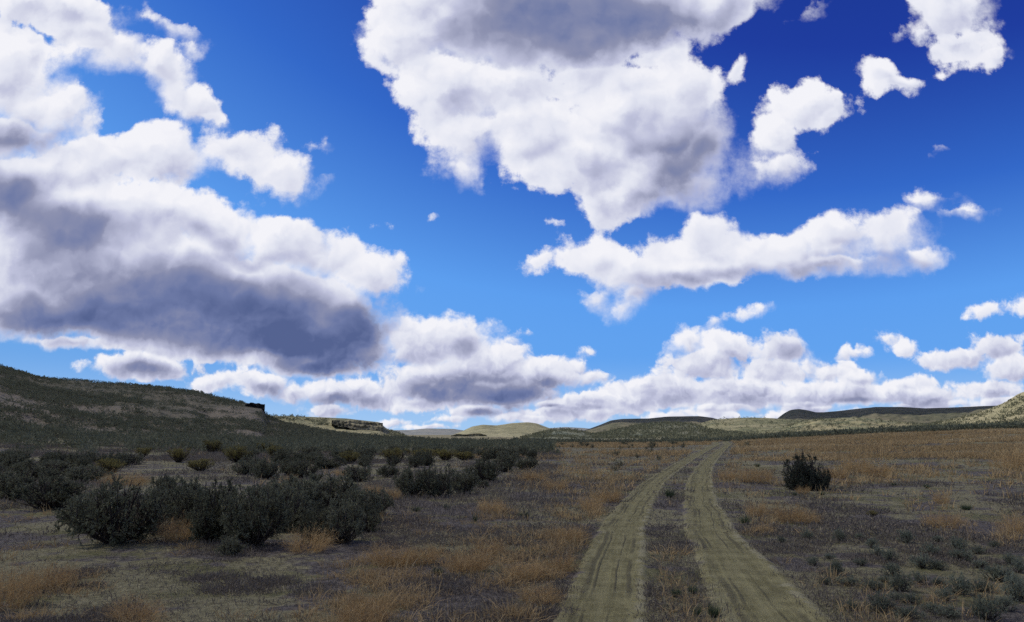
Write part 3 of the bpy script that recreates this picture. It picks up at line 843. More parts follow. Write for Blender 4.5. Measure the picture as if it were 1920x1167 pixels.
def shrub_meshes(name, seed, stems=16, subs=5, twigs=4, leaves=15, spread=1.0, leaf_l=0.055, leaf_w=0.014, upright=0.5, gap=0.0, flat=1.0, twig_l=0.17, dome=0.5):
    """a woody shrub about one metre tall: (foliage mesh, stem mesh)"""
    r_ = np.random.default_rng(seed)
    SA, SB, RA, RB = [], [], [], []
    # main stems bend outwards then up
    ang = r_.random(stems) * 2 * math.pi
    lean = np.sqrt(r_.random(stems)) * 1.0 * spread
    Ls = (0.44 + 0.26 * r_.random(stems)) * (1 - 0.05 * lean) * flat
    base = np.stack([np.cos(ang), np.sin(ang), 0 * ang], 1) * (0.03 + 0.05 * r_.random(stems))[:, None]
    d0 = unit(np.stack([np.cos(ang) * np.sin(lean * 1.25), np.sin(ang) * np.sin(lean * 1.25), np.cos(lean * 1.25) + 0.05], 1))
    d1 = unit(d0 + np.array([0, 0, 0.30]) + r_.normal(size=(stems, 3)) * 0.18)
    k1 = base + d0 * Ls[:, None] * 0.5
    k2 = k1 + d1 * Ls[:, None] * 0.5
    SA += [base, k1]; SB += [k1, k2]; RA += [np.full(stems, 0.018), np.full(stems, 0.012)]; RB += [np.full(stems, 0.012), np.full(stems, 0.006)]
    # side branches
    f = r_.random((stems, subs)) * 0.90 + 0.10
    p0 = np.where(f[..., None] < 0.5, base[:, None] + (k1 - base)[:, None] * (f * 2)[..., None], k1[:, None] + (k2 - k1)[:, None] * (f * 2 - 1)[..., None]).reshape(-1, 3)
    dd = np.repeat(d1, subs, 0)
    bd = unit(dd + r_.normal(size=dd.shape) * 0.62 + np.array([0, 0, upright * 0.55]))
    bl = (0.14 + 0.20 * r_.random(len(p0)))
    p1 = p0 + bd * bl[:, None]
    SA.append(p0); SB.append(p1); RA.append(np.full(len(p0), 0.007)); RB.append(np.full(len(p0), 0.003))
    # twigs
    g = r_.random((len(p0), twigs)) * 0.7 + 0.3
    q0 = (p0[:, None] + (p1 - p0)[:, None] * g[..., None]).reshape(-1, 3)
    td = unit(np.repeat(bd, twigs, 0) + r_.normal(size=q0.shape) * 0.62 + np.array([0, 0, upright]))
    tl = twig_l * (0.6 + 0.8 * r_.random(len(q0)))
    if gap:
        keep = vnoise(q0[:, 0] * 4 + seed, q0[:, 1] * 4 + q0[:, 2] * 3, seed) > gap
        q0, td, tl = q0[keep], td[keep], tl[keep]
    q1 = q0 + td * tl[:, None]
    SA.append(q0); SB.append(q1); RA.append(np.full(len(q0), 0.003)); RB.append(np.full(len(q0), 0.0015))
    h = r_.random((len(q0), leaves)) ** 0.7
    l0 = (q0[:, None] + (q1 - q0)[:, None] * h[..., None]).reshape(-1, 3)
    ld = unit(np.repeat(td, leaves, 0) + r_.normal(size=l0.shape) * 0.65)
    ll = leaf_l * (0.6 + 0.8 * r_.random(len(l0)))
    shade = np.repeat(r_.random(len(q0)), leaves) * 0.55 + 0.45 * r_.random(len(l0))
    V, F, T = leaves_np(l0, ld, ll, leaf_w * (0.7 + 0.6 * r_.random(len(l0))), r_, 0.2, shade)
    V[:, 2] = np.maximum(V[:, 2], 0.005)
    top = np.percentile(V[:, 2], 97.5); rad = np.percentile(np.hypot(V[:, 0], V[:, 1]), 97)
    sc = np.array([0.5 / rad, 0.5 / rad, 1.0 / top])       # unit shrub: 1 wide, 1 tall
    V = V * sc
    if dome:                           # the crown's outer sprays are grazed back towards a dome
        V = graze(V.reshape(-1, 4, 3), dome).reshape(-1, 3)
    fo = mesh_np(name + '_foliage', V, F, attrs={'tint': T})
    a, b_ = np.concatenate(SA), np.concatenate(SB)
    V2, F2, T2 = tubes_np(a * sc, b_ * sc, np.concatenate(RA) * 1.2, np.concatenate(RB) * 1.2, r_.random(len(a)))
    if dome:
        V2 = graze(V2.reshape(-1, 6, 3), dome).reshape(-1, 3)
    st = mesh_np(name + '_stem', V2, F2, attrs={'tint': T2})
    return fo, st

def tuft_mesh(name, seed, n=420, twig=2, blade_w=0.012, lean=0.75, droop=0.35, inner=0.35, height=1.0, fuzz=0.0):
    """a unit clump of dry stalks or short leaves rising from a common base"""
    r_ = np.random.default_rng(seed)
    ang = r_.random(n) * 2 * math.pi
    rad = np.sqrt(r_.random(n)) * inner * 0.5
    base = np.stack([np.cos(ang) * rad, np.sin(ang) * rad, np.zeros(n)], 1)
    ln = r_.beta(1.5, 1.3, n) * lean
    a2 = ang + r_.normal(size=n) * 0.6
    d = unit(np.stack([np.cos(a2) * np.sin(ln), np.sin(a2) * np.sin(ln), np.cos(ln)], 1))
    lump = vnoise(np.cos(ang) * rad * 9 + seed, np.sin(ang) * rad * 9, seed)
    L = (0.30 + 0.35 * r_.random(n) + 0.55 * lump) * height
    t0 = r_.random(n)
    V, F, T = leaves_np(base, d, L, blade_w, r_, droop, t0, 2)
    if twig:
        k = twig
        hh = r_.random((n, k)) * 0.6 + 0.35
        q0 = (base[:, None] + d[:, None] * (L[:, None] * hh)[..., None]).reshape(-1, 3)
        qd = unit(np.repeat(d, k, 0) + r_.normal(size=q0.shape) * (0.6 + fuzz))
        V2, F2, T2 = leaves_np(q0, qd, 0.16 + 0.16 * r_.random(len(q0)), blade_w * 0.9, r_, 0.3, np.repeat(t0, k) * 0.6 + 0.4 * r_.random(len(q0)), 1)
        F = np.concatenate([F, F2 + len(V)]); V = np.concatenate([V, V2]); T = np.concatenate([T, T2])
    V[:, 2] = np.maximum(V[:, 2], 0.0)
    r97 = np.percentile(np.hypot(V[:, 0], V[:, 1]), 97); top = np.percentile(V[:, 2], 99.5)
    V = V * np.array([0.5 / r97, 0.5 / r97, 1.0 / top])
    return mesh_np(name, V, F, attrs={'tint': T})

SAGE = [shrub_meshes('sagebrush', 100 + i, stems=30, subs=6, twigs=6, leaves=12, spread=1.0 + 0.08 * (i % 3), gap=0.26 + 0.04 * i, leaf_l=0.052, leaf_w=0.015, upright=0.40, twig_l=0.14) for i in range(5)]
LONE = [shrub_meshes('lone_sagebrush', 140, stems=46, subs=7, twigs=6, leaves=14, spread=1.38, leaf_l=0.045, leaf_w=0.011, upright=0.30, gap=0.20, twig_l=0.15, dome=0.78)]
FARSAGE = [shrub_meshes('far_sagebrush', 160 + i, stems=10, subs=4, twigs=3, leaves=7, spread=1.1, leaf_l=0.10, leaf_w=0.030, gap=0.25) for i in range(3)]
RABBIT = [shrub_meshes('rabbitbrush', 180 + i, stems=26, subs=4, twigs=4, leaves=8, spread=0.85, leaf_l=0.085, leaf_w=0.012, upright=1.2, gap=0.1) for i in range(3)]
SPRIG = [shrub_meshes('sage_seedling', 200 + i, stems=20, subs=3, twigs=2, leaves=10, spread=1.15, leaf_l=0.13, leaf_w=0.018, upright=0.6, flat=0.7, twig_l=0.22) for i in range(4)]
RUSSET = [tuft_mesh('russet_clump', 220 + i, 210, 6, 0.009, 1.3, 0.30, 0.95, fuzz=0.5) for i in range(3)]
GREEN = [tuft_mesh('green_tuft', 240 + i, 420, 0, 0.017, 1.0, 0.4, 0.75) for i in range(2)]
for lst, m in ((SAGE, M_sage), (LONE, M_lone), (FARSAGE, M_sage), (RABBIT, M_rabbit), (SPRIG, M_grey_t)):
    for fo, st in lst:
        fo.materials.append(m); st.materials.append(M_wood)
for lst, m in ((RUSSET, M_russet), (GREEN, M_green_t)):
    for me in lst:
        me.materials.append(m)

KIND = {'sage': ('sagebrush', SAGE, 'shrub'), 'lone': ('sagebrush', LONE, 'shrub'), 'far': ('sagebrush', FARSAGE, 'shrub'), 'rabbit': ('rabbitbrush', RABBIT, 'shrub'),
        'sprig': ('sage_seedling', SPRIG, 'plant'), 'russet': ('dry_weed_clump', RUSSET, 'dry weed'), 'green': ('green_tuft', GREEN, 'grass tuft')}
prng = random.Random(5)
PLACED = []                # (x, y, radius) of every plant that is a thing

def plant(kind, x, y, w, h, label, group=None, squash=None):
    name, protos, cat = KIND[kind]
    pm = prng.choice(protos)
    z = float(ground_h(x, y)) - 0.02 * h
    rot = prng.random() * 2 * math.pi
    if isinstance(pm, tuple):
        o = bpy.data.objects.new(name, None); o.empty_display_size = 0.2
        col.objects.link(o)
        for nm, me in (('foliage', pm[0]), ('stem', pm[1])):
            c = bpy.data.objects.new(nm, me); c.parent = o; col.objects.link(c)
    else:
        o = bpy.data.objects.new(name, pm); col.objects.link(o)
    o.location = (x, y, z)
    o.rotation_euler = (prng.uniform(-.06, .06), prng.uniform(-.06, .06), rot)
    o.scale = (w * prng.uniform(.92, 1.08), w * prng.uniform(.92, 1.08), h)
    tag(o, label, cat, group)
    PLACED.append((x, y, w * 0.5))
    return o

def at_px(kind, px, py, hpx, wpx, label, group=None):
    x, y, z = on_ground(px, py)
    d = math.hypot(x, y)
    s = d / PXF
    # the pixel marks the near edge of the plant's foot
    k = (d + 0.30 * wpx * s) / d
    return plant(kind, x * k, y * k, wpx * s, hpx * s * 1.04, label, group)
# ------------------------------------------------------------------ plants that can be pointed at: kind, x, foot y, height, width in photograph pixels, label
NAMED = [
 # the thicket west of the track
 ('sage', 215, 1026, 118, 158, 'biggest dark sagebrush of the thicket, with an orange clump behind its crown'),
 ('sage', 165, 1000, 70, 70, 'low sagebrush hugging the west flank of the biggest thicket bush'),
 ('sage', 318, 975, 82, 88, 'dark upright sagebrush standing behind the gap with straw-coloured stalks in the thicket'),
 ('sage', 398, 1018, 112, 96, 'rounded grey-green sagebrush just east of the gap with straw-coloured stalks'),
 ('sage', 476, 1030, 122, 118, 'bulky grey-green sagebrush in the middle of the thicket front'),
 ('sage', 445, 975, 62, 92, 'half-hidden dark sagebrush behind the middle of the thicket front'),
 ('sage', 540, 1000, 92, 88, 'dusty sagebrush between the bulky middle bush and the russet stalks'),
 ('sage', 522, 948, 50, 90, 'low dark sagebrush at the back of the thicket beside pale grass'),
 ('sage', 640, 1022, 90, 84, 'grey-green sagebrush at the eastern end of the thicket front, over the russet stalks'),
 ('sage', 610, 965, 80, 110, 'broad sagebrush behind the russet stalks of the thicket'),
 ('sage', 672, 985, 72, 78, 'outermost sagebrush on the east side of the thicket, facing the mossy clearing'),
 ('sage', 706, 968, 52, 62, 'small dark sagebrush trailing off the thicket towards the second bush row'),
 ('russet', 330, 1018, 44, 74, 'straw-coloured stalk clump in the gap beside the biggest thicket bush'),
 ('russet', 578, 1040, 46, 92, 'tangle of russet arching stalks at the foot of the thicket front'),
 ('russet', 238, 912, 26, 78, 'orange weed clump showing above the biggest thicket bush'),
 ('russet', 700, 932, 26, 34, 'small bright orange weed between the thicket and the second bush row'),
 ('russet', 738, 938, 26, 30, 'pale straw weed just west of the second bush row'),
 ('sage', 270, 1000, 84, 80, 'sagebrush pressed against the east flank of the biggest thicket bush'),
 ('sage', 360, 990, 84, 90, 'sagebrush filling the back of the gap with straw-coloured stalks'),
 ('sage', 560, 975, 84, 96, 'tall grey sagebrush behind the dusty one in the thicket'),
 ('sage', 432, 1044, 34, 46, 'low sagebrush sprout in front of the thicket, under the bulky middle bush'),
 ('sage', 590, 1020, 70, 70, 'sagebrush directly above the tangle of russet arching stalks'),
 ('sage', 690, 1000, 44, 48, 'knee-high sagebrush at the foot of the outermost eastern thicket bush'),
 # second row
 ('sage', 772, 934, 60, 68, 'sagebrush at the western end of the second bush row'),
 ('sage', 822, 934, 66, 74, 'tallest sagebrush of the second bush row with rusty stalks below it'),
 ('sage', 868, 928, 52, 60, 'ragged sagebrush low in the middle of the second bush row'),
 ('sage', 908, 906, 50, 66, 'leafy sagebrush near the eastern end of the second bush row'),
 ('sage', 904, 916, 18, 22, 'tiny sagebrush in front of the leafy one at the row end'),
 ('sage', 948, 886, 38, 46, 'round blue-green sagebrush farther off, the larger of the pair past the row'),
 ('sage', 986, 882, 28, 42, 'low round sagebrush, the smaller of the pair past the second row'),
 # west margin
 ('sage', 100, 958, 62, 100, 'dark sagebrush mass by the west edge beyond the pale grass'),
 ('sage', 30, 940, 52, 92, 'dark sagebrush cut by the west edge of the view'),
 ('sage', 78, 900, 36, 92, 'broad low sagebrush behind the mass at the west edge'),
 ('sage', 160, 905, 32, 60, 'sagebrush touching an ochre sprig west of the thicket'),
 ('rabbit', 200, 892, 26, 62, 'grey-green rabbitbrush with yellow tips northwest of the thicket'),
 ('rabbit', 268, 858, 16, 30, 'small golden rabbitbrush at the top of the pale grass bank'),
 ('rabbit', 335, 868, 24, 46, 'olive rabbitbrush at the east end of the pale grass bank'),
 ('rabbit', 397, 850, 22, 36, 'golden-topped rabbitbrush standing alone against the dark brush belt'),
 ('rabbit', 444, 868, 28, 52, 'green-gold domed rabbitbrush, the largest below the dark brush belt'),
 ('rabbit', 376, 884, 20, 56, 'flat yellow-green rabbitbrush in the pale grass'),
 ('rabbit', 498, 850, 18, 34, 'yellow rabbitbrush touching the brush belt, the western of a close pair'),
 ('rabbit', 517, 859, 20, 38, 'ochre rabbitbrush, the eastern of a close pair under the brush belt'),
 ('rabbit', 655, 870, 22, 50, 'yellow-green rabbitbrush amid grey grass behind the thicket'),
 ('rabbit', 742, 866, 24, 58, 'olive rabbitbrush with a dark foot north of the second bush row'),
 ('rabbit', 795, 866, 22, 60, 'long low gold rabbitbrush north of the second bush row'),
 ('rabbit', 835, 864, 20, 48, 'amber rabbitbrush adjoining the long low gold one'),
 ('rabbit', 870, 864, 16, 40, 'rusty-tipped rabbitbrush at the east end of the gold line'),
 ('rabbit', 925, 860, 14, 50, 'olive-gold rabbitbrush behind the blue-green pair of sagebrush'),
 ('sage', 500, 900, 40, 56, 'spindly grey sagebrush behind the thicket, beside a bare patch'),
 ('sage', 566, 898, 38, 60, 'dark sagebrush north of the thicket with a russet weed at its foot'),
 ('sage', 612, 880, 30, 60, 'sagebrush in the gap between thicket and brush belt'),
 ('sage', 672, 905, 36, 56, 'blackish sagebrush northeast of the thicket'),
 ('sage', 560, 868, 20, 70, 'long dark low sagebrush below the brush belt'),
 ('sage', 730, 896, 26, 46, 'sparse dark sagebrush with bare twigs above the second bush row'),
 ('russet', 545, 905, 16, 26, 'little russet weed at the foot of the dark sagebrush north of the thicket'),
 ('russet', 640, 893, 16, 30, 'reddish weed between two sagebrush behind the thicket'),
 # weeds between thicket and track
 ('russet', 735, 1068, 46, 100, 'broad orange weed clump in the open ground southeast of the thicket'),
 ('russet', 790, 1062, 36, 62, 'orange weed clump leaning on the broad one southeast of the thicket'),
 ('russet', 922, 965, 32, 52, 'solitary straw weed clump in the middle of the mossy clearing'),
 ('russet', 1000, 905, 24, 56, 'pair-forming orange weed at the far side of the clearing, nearer the bush row'),
 ('russet', 1040, 920, 22, 44, 'yellowish weed beside the orange pair at the far side of the clearing'),
 ('russet', 1108, 962, 40, 52, 'dense russet weed clump on the verge at the bend of the western rut'),
 ('russet', 1142, 944, 34, 50, 'russet weed clump on the verge just past the bend of the western rut'),
 ('russet', 1066, 1022, 40, 66, 'bushy russet weed a step back from the western rut'),
 ('russet', 1046, 1078, 42, 74, 'tall russet weed on the verge of the western rut'),
 ('russet', 985, 1092, 46, 96, 'wide russet weed patch well back from the western rut'),
 ('russet', 880, 1078, 40, 90, 'wide tawny weed clump in the middle of the open ground'),
 ('russet', 915, 1042, 30, 70, 'tawny weed clump with green bits behind the wide middle one'),
 ('russet', 1010, 1140, 46, 84, 'russet weed clump closest to the camera beside the western rut'),
 ('russet', 12, 1150, 78, 96, 'orange weed clump in the bottom west corner'),
 ('russet', 248, 1175, 48, 96, 'golden weed clump on the bottom edge below the thicket'),
 ('russet', 90, 1110, 44, 86, 'faint brownish weed clump inward from the bottom west corner'),
 ('russet', 690, 1180, 48, 96, 'golden weed clump on the bottom edge in the open ground'),
 ('green', 891, 979, 15, 15, 'bright green tuft alone in the mossy clearing'),
 ('green', 780, 960, 12, 26, 'green tuft under the second bush row'),
 ('green', 838, 956, 12, 18, 'dull green tuft under the ragged bush of the second row'),
 ('green', 982, 972, 14, 30, 'olive tuft east of the solitary straw weed'),
 ('green', 822, 1080, 18, 28, 'green tuft beside the wide tawny weed'),
 # between the ruts
 ('green', 1256, 934, 22, 24, 'dark green tuft between the ruts at the bend'),
 ('green', 1268, 1122, 22, 28, 'green tuft between the ruts, the western of two side by side'),
 ('green', 1300, 1116, 20, 26, 'green tuft between the ruts, the eastern of two side by side'),
 ('green', 1340, 1160, 30, 34, 'green tuft between the ruts at the bottom edge'),
 ('green', 1308, 1158, 22, 26, 'smaller green tuft between the ruts beside the bottom edge one'),
 # east of the track
 ('lone', 1512, 921, 57, 90, 'lone dark rounded sagebrush standing by itself east of the track'),
 ('russet', 1506, 927, 15, 24, 'orange weed at the foot of the lone dark sagebrush'),
 ('green', 1490, 930, 8, 12, 'tiny green tuft at the west foot of the lone sagebrush'),
 ('green', 1541, 929, 8, 14, 'tiny green tuft at the east foot of the lone sagebrush'),
 ('russet', 1420, 970, 32, 46, 'rounded brick-brown weed beside the eastern rut'),
 ('russet', 1480, 982, 42, 60, 'taller russet weed just east of the rounded brick-brown one'),
 ('russet', 1515, 984, 28, 46, 'lower russet weed on the east flank of the taller one'),
 ('russet', 1400, 906, 34, 36, 'tawny weed northwest of the lone sagebrush, nearer the track'),
 ('russet', 1432, 908, 30, 46, 'tawny weed northwest of the lone sagebrush, nearer the bush'),
 ('russet', 1365, 902, 24, 40, 'tawny weed on the verge of the eastern rut'),
 ('russet', 1606, 888, 32, 50, 'brown dome of weed east of the lone sagebrush'),
 ('russet', 1646, 896, 28, 56, 'orange weed adjoining the brown dome east of the lone sagebrush'),
 ('russet', 1570, 898, 24, 44, 'yellow-brown weed between the lone sagebrush and the brown dome'),
 ('russet', 1898, 884, 44, 66, 'rusty weed clump at the east edge of the dry field'),
 ('russet', 1772, 992, 30, 54, 'orange weed with curly stalks alone in the dark eastern flat'),
 ('russet', 1900, 1006, 44, 52, 'ochre weed clump at the east edge of the dark flat'),
 ('russet', 1765, 946, 20, 28, 'small orange weed north of the curly-stalked one'),
 ('russet', 1432, 1000, 16, 34, 'thin orange weed just below the rounded brick-brown one'),
 ('rabbit', 1636, 970, 10, 22, 'tiny yellow-tipped rabbitbrush alone on the eastern flat'),
 ('green', 1397, 985, 22, 24, 'grey-green tuft between the eastern rut and the brick-brown weed'),
 ('green', 1812, 957, 12, 26, 'dark green tuft north of the ochre weed on the eastern flat'),
 ('green', 1738, 916, 8, 14, 'small green tuft at the edge of the dry field'),
 ('green', 1676, 912, 8, 12, 'small green tuft just off the orange weed by the dry field'),
 ('green', 1420, 876, 8, 14, 'green tuft in the dry field close to the track'),
]
for kind_, px_, py_, h_, w_, lab_ in NAMED:
    big_ = kind_ == 'sage' and px_ < 1000
    at_px(kind_, px_, py_, h_ * (0.82 if big_ else 1.0), w_ * (1.12 if big_ else 1.25 if kind_ == 'russet' else 1.0), lab_)
# seedlings on the eastern flat, near the camera
SEEDLINGS = [(1514,1012,16,24),(1574,1016,20,22),(1465,1020,12,18),(1527,1062,16,22),(1566,1080,22,32),(1638,1030,16,24),(1645,1046,18,26),(1670,1056,22,28),(1697,1020,20,34),(1731,1068,22,48),(1744,1042,18,34),
 (1795,1033,20,34),(1804,1054,18,42),(1672,1082,20,34),(1689,1112,28,46),(1723,1096,18,34),(1800,1118,30,48),(1774,1128,18,32),(1760,1100,14,26),(1868,1092,22,56),(1898,1062,18,30),(1910,1076,20,30),(1651,1152,30,50),(1708,1134,16,34),
 (1595,1146,14,28),(1706,1166,22,50),(1851,1166,34,56),(1906,1130,34,50),(1838,1068,12,28),(1748,1152,14,40),(1590,1100,16,40),(1615,1062,12,26),(1760,1070,14,30),(1842,1112,18,40),(1888,1150,22,40),(1778,1160,18,44),(1680,1128,14,30),(1832,1040,12,26),(1866,1028,10,24),(1760,1018,10,22),(1612,1012,10,18),(1556,1050,10,22),(1636,1108,16,36),(1660,1094,12,22),(1900,1098,16,34),(1548,1098,12,26)]
for (px, py, h, w) in SEEDLINGS:
    green_ = (px + py) % 5 == 0
    at_px('sprig', px, py, h, w, 'small grey-green sagebrush seedling on the bare flat at the bottom east of the picture', 'sagebrush seedlings on the eastern flat')

# ------------------------------------------------------------------ nearest sagebrush of the brush belt and the far plain, one object each
def scatter(n, px_rng, d_rng, seed, keep):
    r_ = np.random.default_rng(seed)
    out = []
    tries = 0
    while len(out) < n and tries < 40:
        tries += 1
        px = r_.uniform(*px_rng, 4000)
        d = np.sqrt(r_.uniform(d_rng[0] ** 2, d_rng[1] ** 2, 4000))
        a, _ = az_el(px, 815.0)
        x, y = d * np.sin(a), d * np.cos(a)
        k = keep(px, d, x, y) > r_.random(4000)
        for i in np.nonzero(k)[0]:
            out.append((x[i], y[i]))
            if len(out) >= n:
                break
    return np.array(out)

def spaced(pts, gap):
    kept = []
    for x, y in pts:
        if all((x - u_) ** 2 + (y - v_) ** 2 > gap * gap for u_, v_ in kept) and all((x - p_[0]) ** 2 + (y - p_[1]) ** 2 > (p_[2] + 0.3) ** 2 for p_ in PLACED):
            kept.append((x, y))
    return kept

ZONES = [
 (70, (-20, 460), (26, 62), 301, lambda px, d, x, y: sstep(0.46, 0.60, fbm(x / 9, y / 9, 77, 3)), 1.5, 'dark sagebrush scattered over the grey grass between thicket and western hillside', 'sagebrush over the grey grass in the west', 'sage', (0.7, 1.25)),
 (60, (440, 1000), (34, 78), 302, lambda px, d, x, y: sstep(0.50, 0.62, fbm(x / 10, y / 10, 78, 3)), 1.5, 'dark sagebrush scattered over the plain between thicket and mesa', 'sagebrush over the plain before the mesa', 'sage', (0.6, 1.15)),
 (60, (1000, 1420), (95, 190), 303, lambda px, d, x, y: sstep(0.45, 0.6, fbm(x / 16, y / 9, 79, 3)), 1.6, 'small dark sagebrush in the strip across the far end of the track', 'sagebrush strip at the far end of the track', 'far', (0.7, 1.3)),
 (14, (1150, 1330), (40, 110), 304, lambda px, d, x, y: 0.5 + 0 * x, 3.0, 'small dark sagebrush dotted in the dry grass west of the track', 'sagebrush dotted in the dry grass west of the track', 'far', (0.4, 0.75)),
]
for n, pr, dr, sd, keep, gap, label, group, kind, hs in ZONES:
    r_ = random.Random(sd)
    pts = spaced(scatter(n * 3, pr, dr, sd, lambda px, d, x, y, k=keep: k(px, d, x, y) * (road_dist(x, y) > 1.8)), gap)[:n]
    for x, y in pts:
        h = r_.uniform(*hs) * 0.72
        plant(kind, x, y, h * r_.uniform(1.2, 1.9), h, label, group)
# ------------------------------------------------------------------ stuff: brush, grass and litter nobody could count
def clumps_np(P, w, h, n_leaf, leaf, r_, tint_rng=(0, 1)):
    """shrubs seen from far: a dome of leaf faces for each point"""
    N = len(P)
    u_ = r_.random((N, n_leaf)); an = r_.random((N, n_leaf)) * 2 * math.pi
    el = np.arccos(1 - u_ * 0.95) 
    rr = 0.45 + 0.55 * r_.random((N, n_leaf)) ** 0.5
    lump = 0.75 + 0.5 * r_.random((N, n_leaf))
    X = np.sin(el) * np.cos(an) * rr * lump * w[:, None] * 0.5
    Y = np.sin(el) * np.sin(an) * rr * lump * w[:, None] * 0.5
    Z = np.cos(el) * rr * lump * h[:, None] * 0.8
    base = (P[:, None] + np.stack([X, Y, Z], -1)).reshape(-1, 3)
    d = unit(np.stack([X, Y, Z + 0.4 * h[:, None]], -1).reshape(-1, 3) + r_.normal(size=base.shape) * 0.35)
    L = np.repeat(leaf, n_leaf) * (0.6 + 0.8 * r_.random(len(base)))
    tint = np.repeat(r_.uniform(*tint_rng, N), n_leaf) * 0.6 + r_.random(len(base)) * 0.4
    return leaves_np(base, d, L, L * 0.55, r_, 0.1, tint)

def join(parts):
    V, F, T, o = [], [], [], 0
    for v_, f_, t_ in parts:
        V.append(v_); F.append(f_ + o); T.append(t_); o += len(v_)
    return np.concatenate(V), np.concatenate(F), np.concatenate(T)

r_ = np.random.default_rng(99)
parts = []
placed = np.array(PLACED)
def free(x, y, pad=0.2):
    k = np.ones(len(x), bool)
    for (a, b_, rad) in PLACED:
        k &= (x - a) ** 2 + (y - b_) ** 2 > (rad * 0.8 + pad) ** 2
    return k

def surf_sample(hobj, n, density, wmin, wmax, leaf, n_leaf, smin=0.0, smax=1.0, dark=(0, 0.7), skip=None):
    """points on the front of a hill, thinned by noise"""
    X, Y, Z, S = HILLS[hobj.name]
    rows, cols = X.shape
    rmax = int((S[:, 0] <= smax).sum()) - 1; rmin = int((S[:, 0] < smin).sum())
    i = r_.uniform(rmin, rmax - 0.01, n); j = r_.uniform(0, cols - 1.01, n)
    i0, j0 = i.astype(int), j.astype(int); fi, fj = i - i0, j - j0
    def bl(A): return A[i0, j0] * (1 - fi) * (1 - fj) + A[i0 + 1, j0] * fi * (1 - fj) + A[i0, j0 + 1] * (1 - fi) * fj + A[i0 + 1, j0 + 1] * fi * fj
    P = np.stack([bl(X), bl(Y), bl(Z)], 1)
    nz = 0.55 * fbm(P[:, 0] / 22, P[:, 1] / 22, 61, 4) + 0.45 * fbm(P[:, 0] / 5, P[:, 1] / 5, 62, 3)
    keep = (sstep(0.40 - density * 0.3, 0.62 - density * 0.3, nz) > r_.random(n)) & (P[:, 2] > ground_h(P[:, 0], P[:, 1]) - 0.15)
    P = P[keep]
    if skip is not None:
        qx = 960 + PXF * P[:, 0] / (P[:, 1] * _cp + (P[:, 2] - CAM_H) * _sp)
        qy = 583.5 - PXF * (-P[:, 1] * _sp + (P[:, 2] - CAM_H) * _cp) / (P[:, 1] * _cp + (P[:, 2] - CAM_H) * _sp)
        P = P[~((qx > skip[0]) & (qx < skip[2]) & (qy > skip[1]) & (qy < skip[3]))]
    w = r_.uniform(wmin, wmax, len(P))
    return clumps_np(P, w, w * r_.uniform(0.55, 0.8, len(P)), n_leaf, w * leaf, r_, dark)

parts.append(surf_sample(hill_west, 22000, 0.07, 0.6, 1.4, 0.26, 20, skip=(457, 752, 499, 776)))
parts.append(surf_sample(hill_west, 7000, 0.45, 0.5, 1.1, 0.28, 14, 0.45, 1.0, skip=(457, 752, 499, 776)))
parts.append(surf_sample(hill_mesa, 4000, 0.0, 0.9, 2.0, 0.34, 12, dark=(0.1, 0.9), skip=(615, 784, 730, 815)))
parts.append(surf_sample(hill_sage, 6000, 0.30, 1.2, 2.8, 0.40, 9, dark=(0.1, 0.9)))
parts.append(surf_sample(hill_knoll, 2200, 0.12, 1.0, 2.2, 0.40, 9, dark=(0.1, 0.9)))
parts.append(surf_sample(hill_pale, 2000, 0.0, 1.5, 3.0, 0.40, 8, dark=(0.2, 0.9)))
parts.append(surf_sample(hill_bench, 2600, 0.08, 1.4, 2.8, 0.40, 8, dark=(0.1, 0.8)))
parts.append(surf_sample(hill_east, 4000, 0.10, 0.9, 2.2, 0.40, 10, 0.0, 0.75, dark=(0.2, 0.9)))

def plain(n, px_rng, d_rng, keep, wr, n_leaf, leaf=0.30, dark=(0, 0.8)):
    px = r_.uniform(*px_rng, n); d = np.sqrt(r_.uniform(d_rng[0] ** 2, d_rng[1] ** 2, n))
    a, _ = az_el(px, 815.0)
    x, y = d * np.sin(a), d * np.cos(a)
    k = (keep(px, d, x, y) > r_.random(n)) & (road_dist(x, y) > 2.0)
    x, y = x[k], y[k]
    f_ = free(x, y); x, y = x[f_], y[f_]
    w = r_.uniform(*wr, len(x))
    return clumps_np(np.stack([x, y, ground_h(x, y)], 1), w, w * r_.uniform(0.55, 0.85, len(x)), n_leaf, w * leaf, r_, dark)

# the dark belt at the foot of the western hillside
parts.append(plain(6500, (-30, 1040), (62, 210), lambda px, d, x, y: sstep(62, 84, d + 14 * (fbm(x / 14, y / 14, 63, 3) - 0.5)) * sstep(0.30, 0.46, fbm(x / 8, y / 8, 64, 3)), (0.8, 1.6), 44, 0.17))
# the strip across the far end of the track and beyond
parts.append(plain(4200, (960, 1480), (150, 330), lambda px, d, x, y: sstep(0.47, 0.58, fbm(x / 22, y / 10, 65, 3)) * 0.8, (0.9, 1.7), 18))
# the dark line along the top of the dry field in the east
parts.append(plain(3600, (1400, 1960), (158, 215), lambda px, d, x, y: sstep(0.36, 0.55, fbm(x / 16, y / 9, 66, 3)), (0.9, 1.7), 24))
parts.append(plain(9000, (1250, 1960), (215, 560), lambda px, d, x, y: sstep(0.40, 0.6, fbm(x / 40, y / 25, 67, 3)) * 0.7, (0.9, 2.2), 10, 0.36, (0.2, 1.0)))
V, F, T = join(parts)
sb_ = link('sagebrush_cover', mesh_np('sagebrush_cover', V, F, attrs={'tint': T}), M_sage)
tag(sb_, 'dark sagebrush cover of the hillsides and the far brush belt', 'sagebrush', kind='stuff')
print('brush faces', len(F))

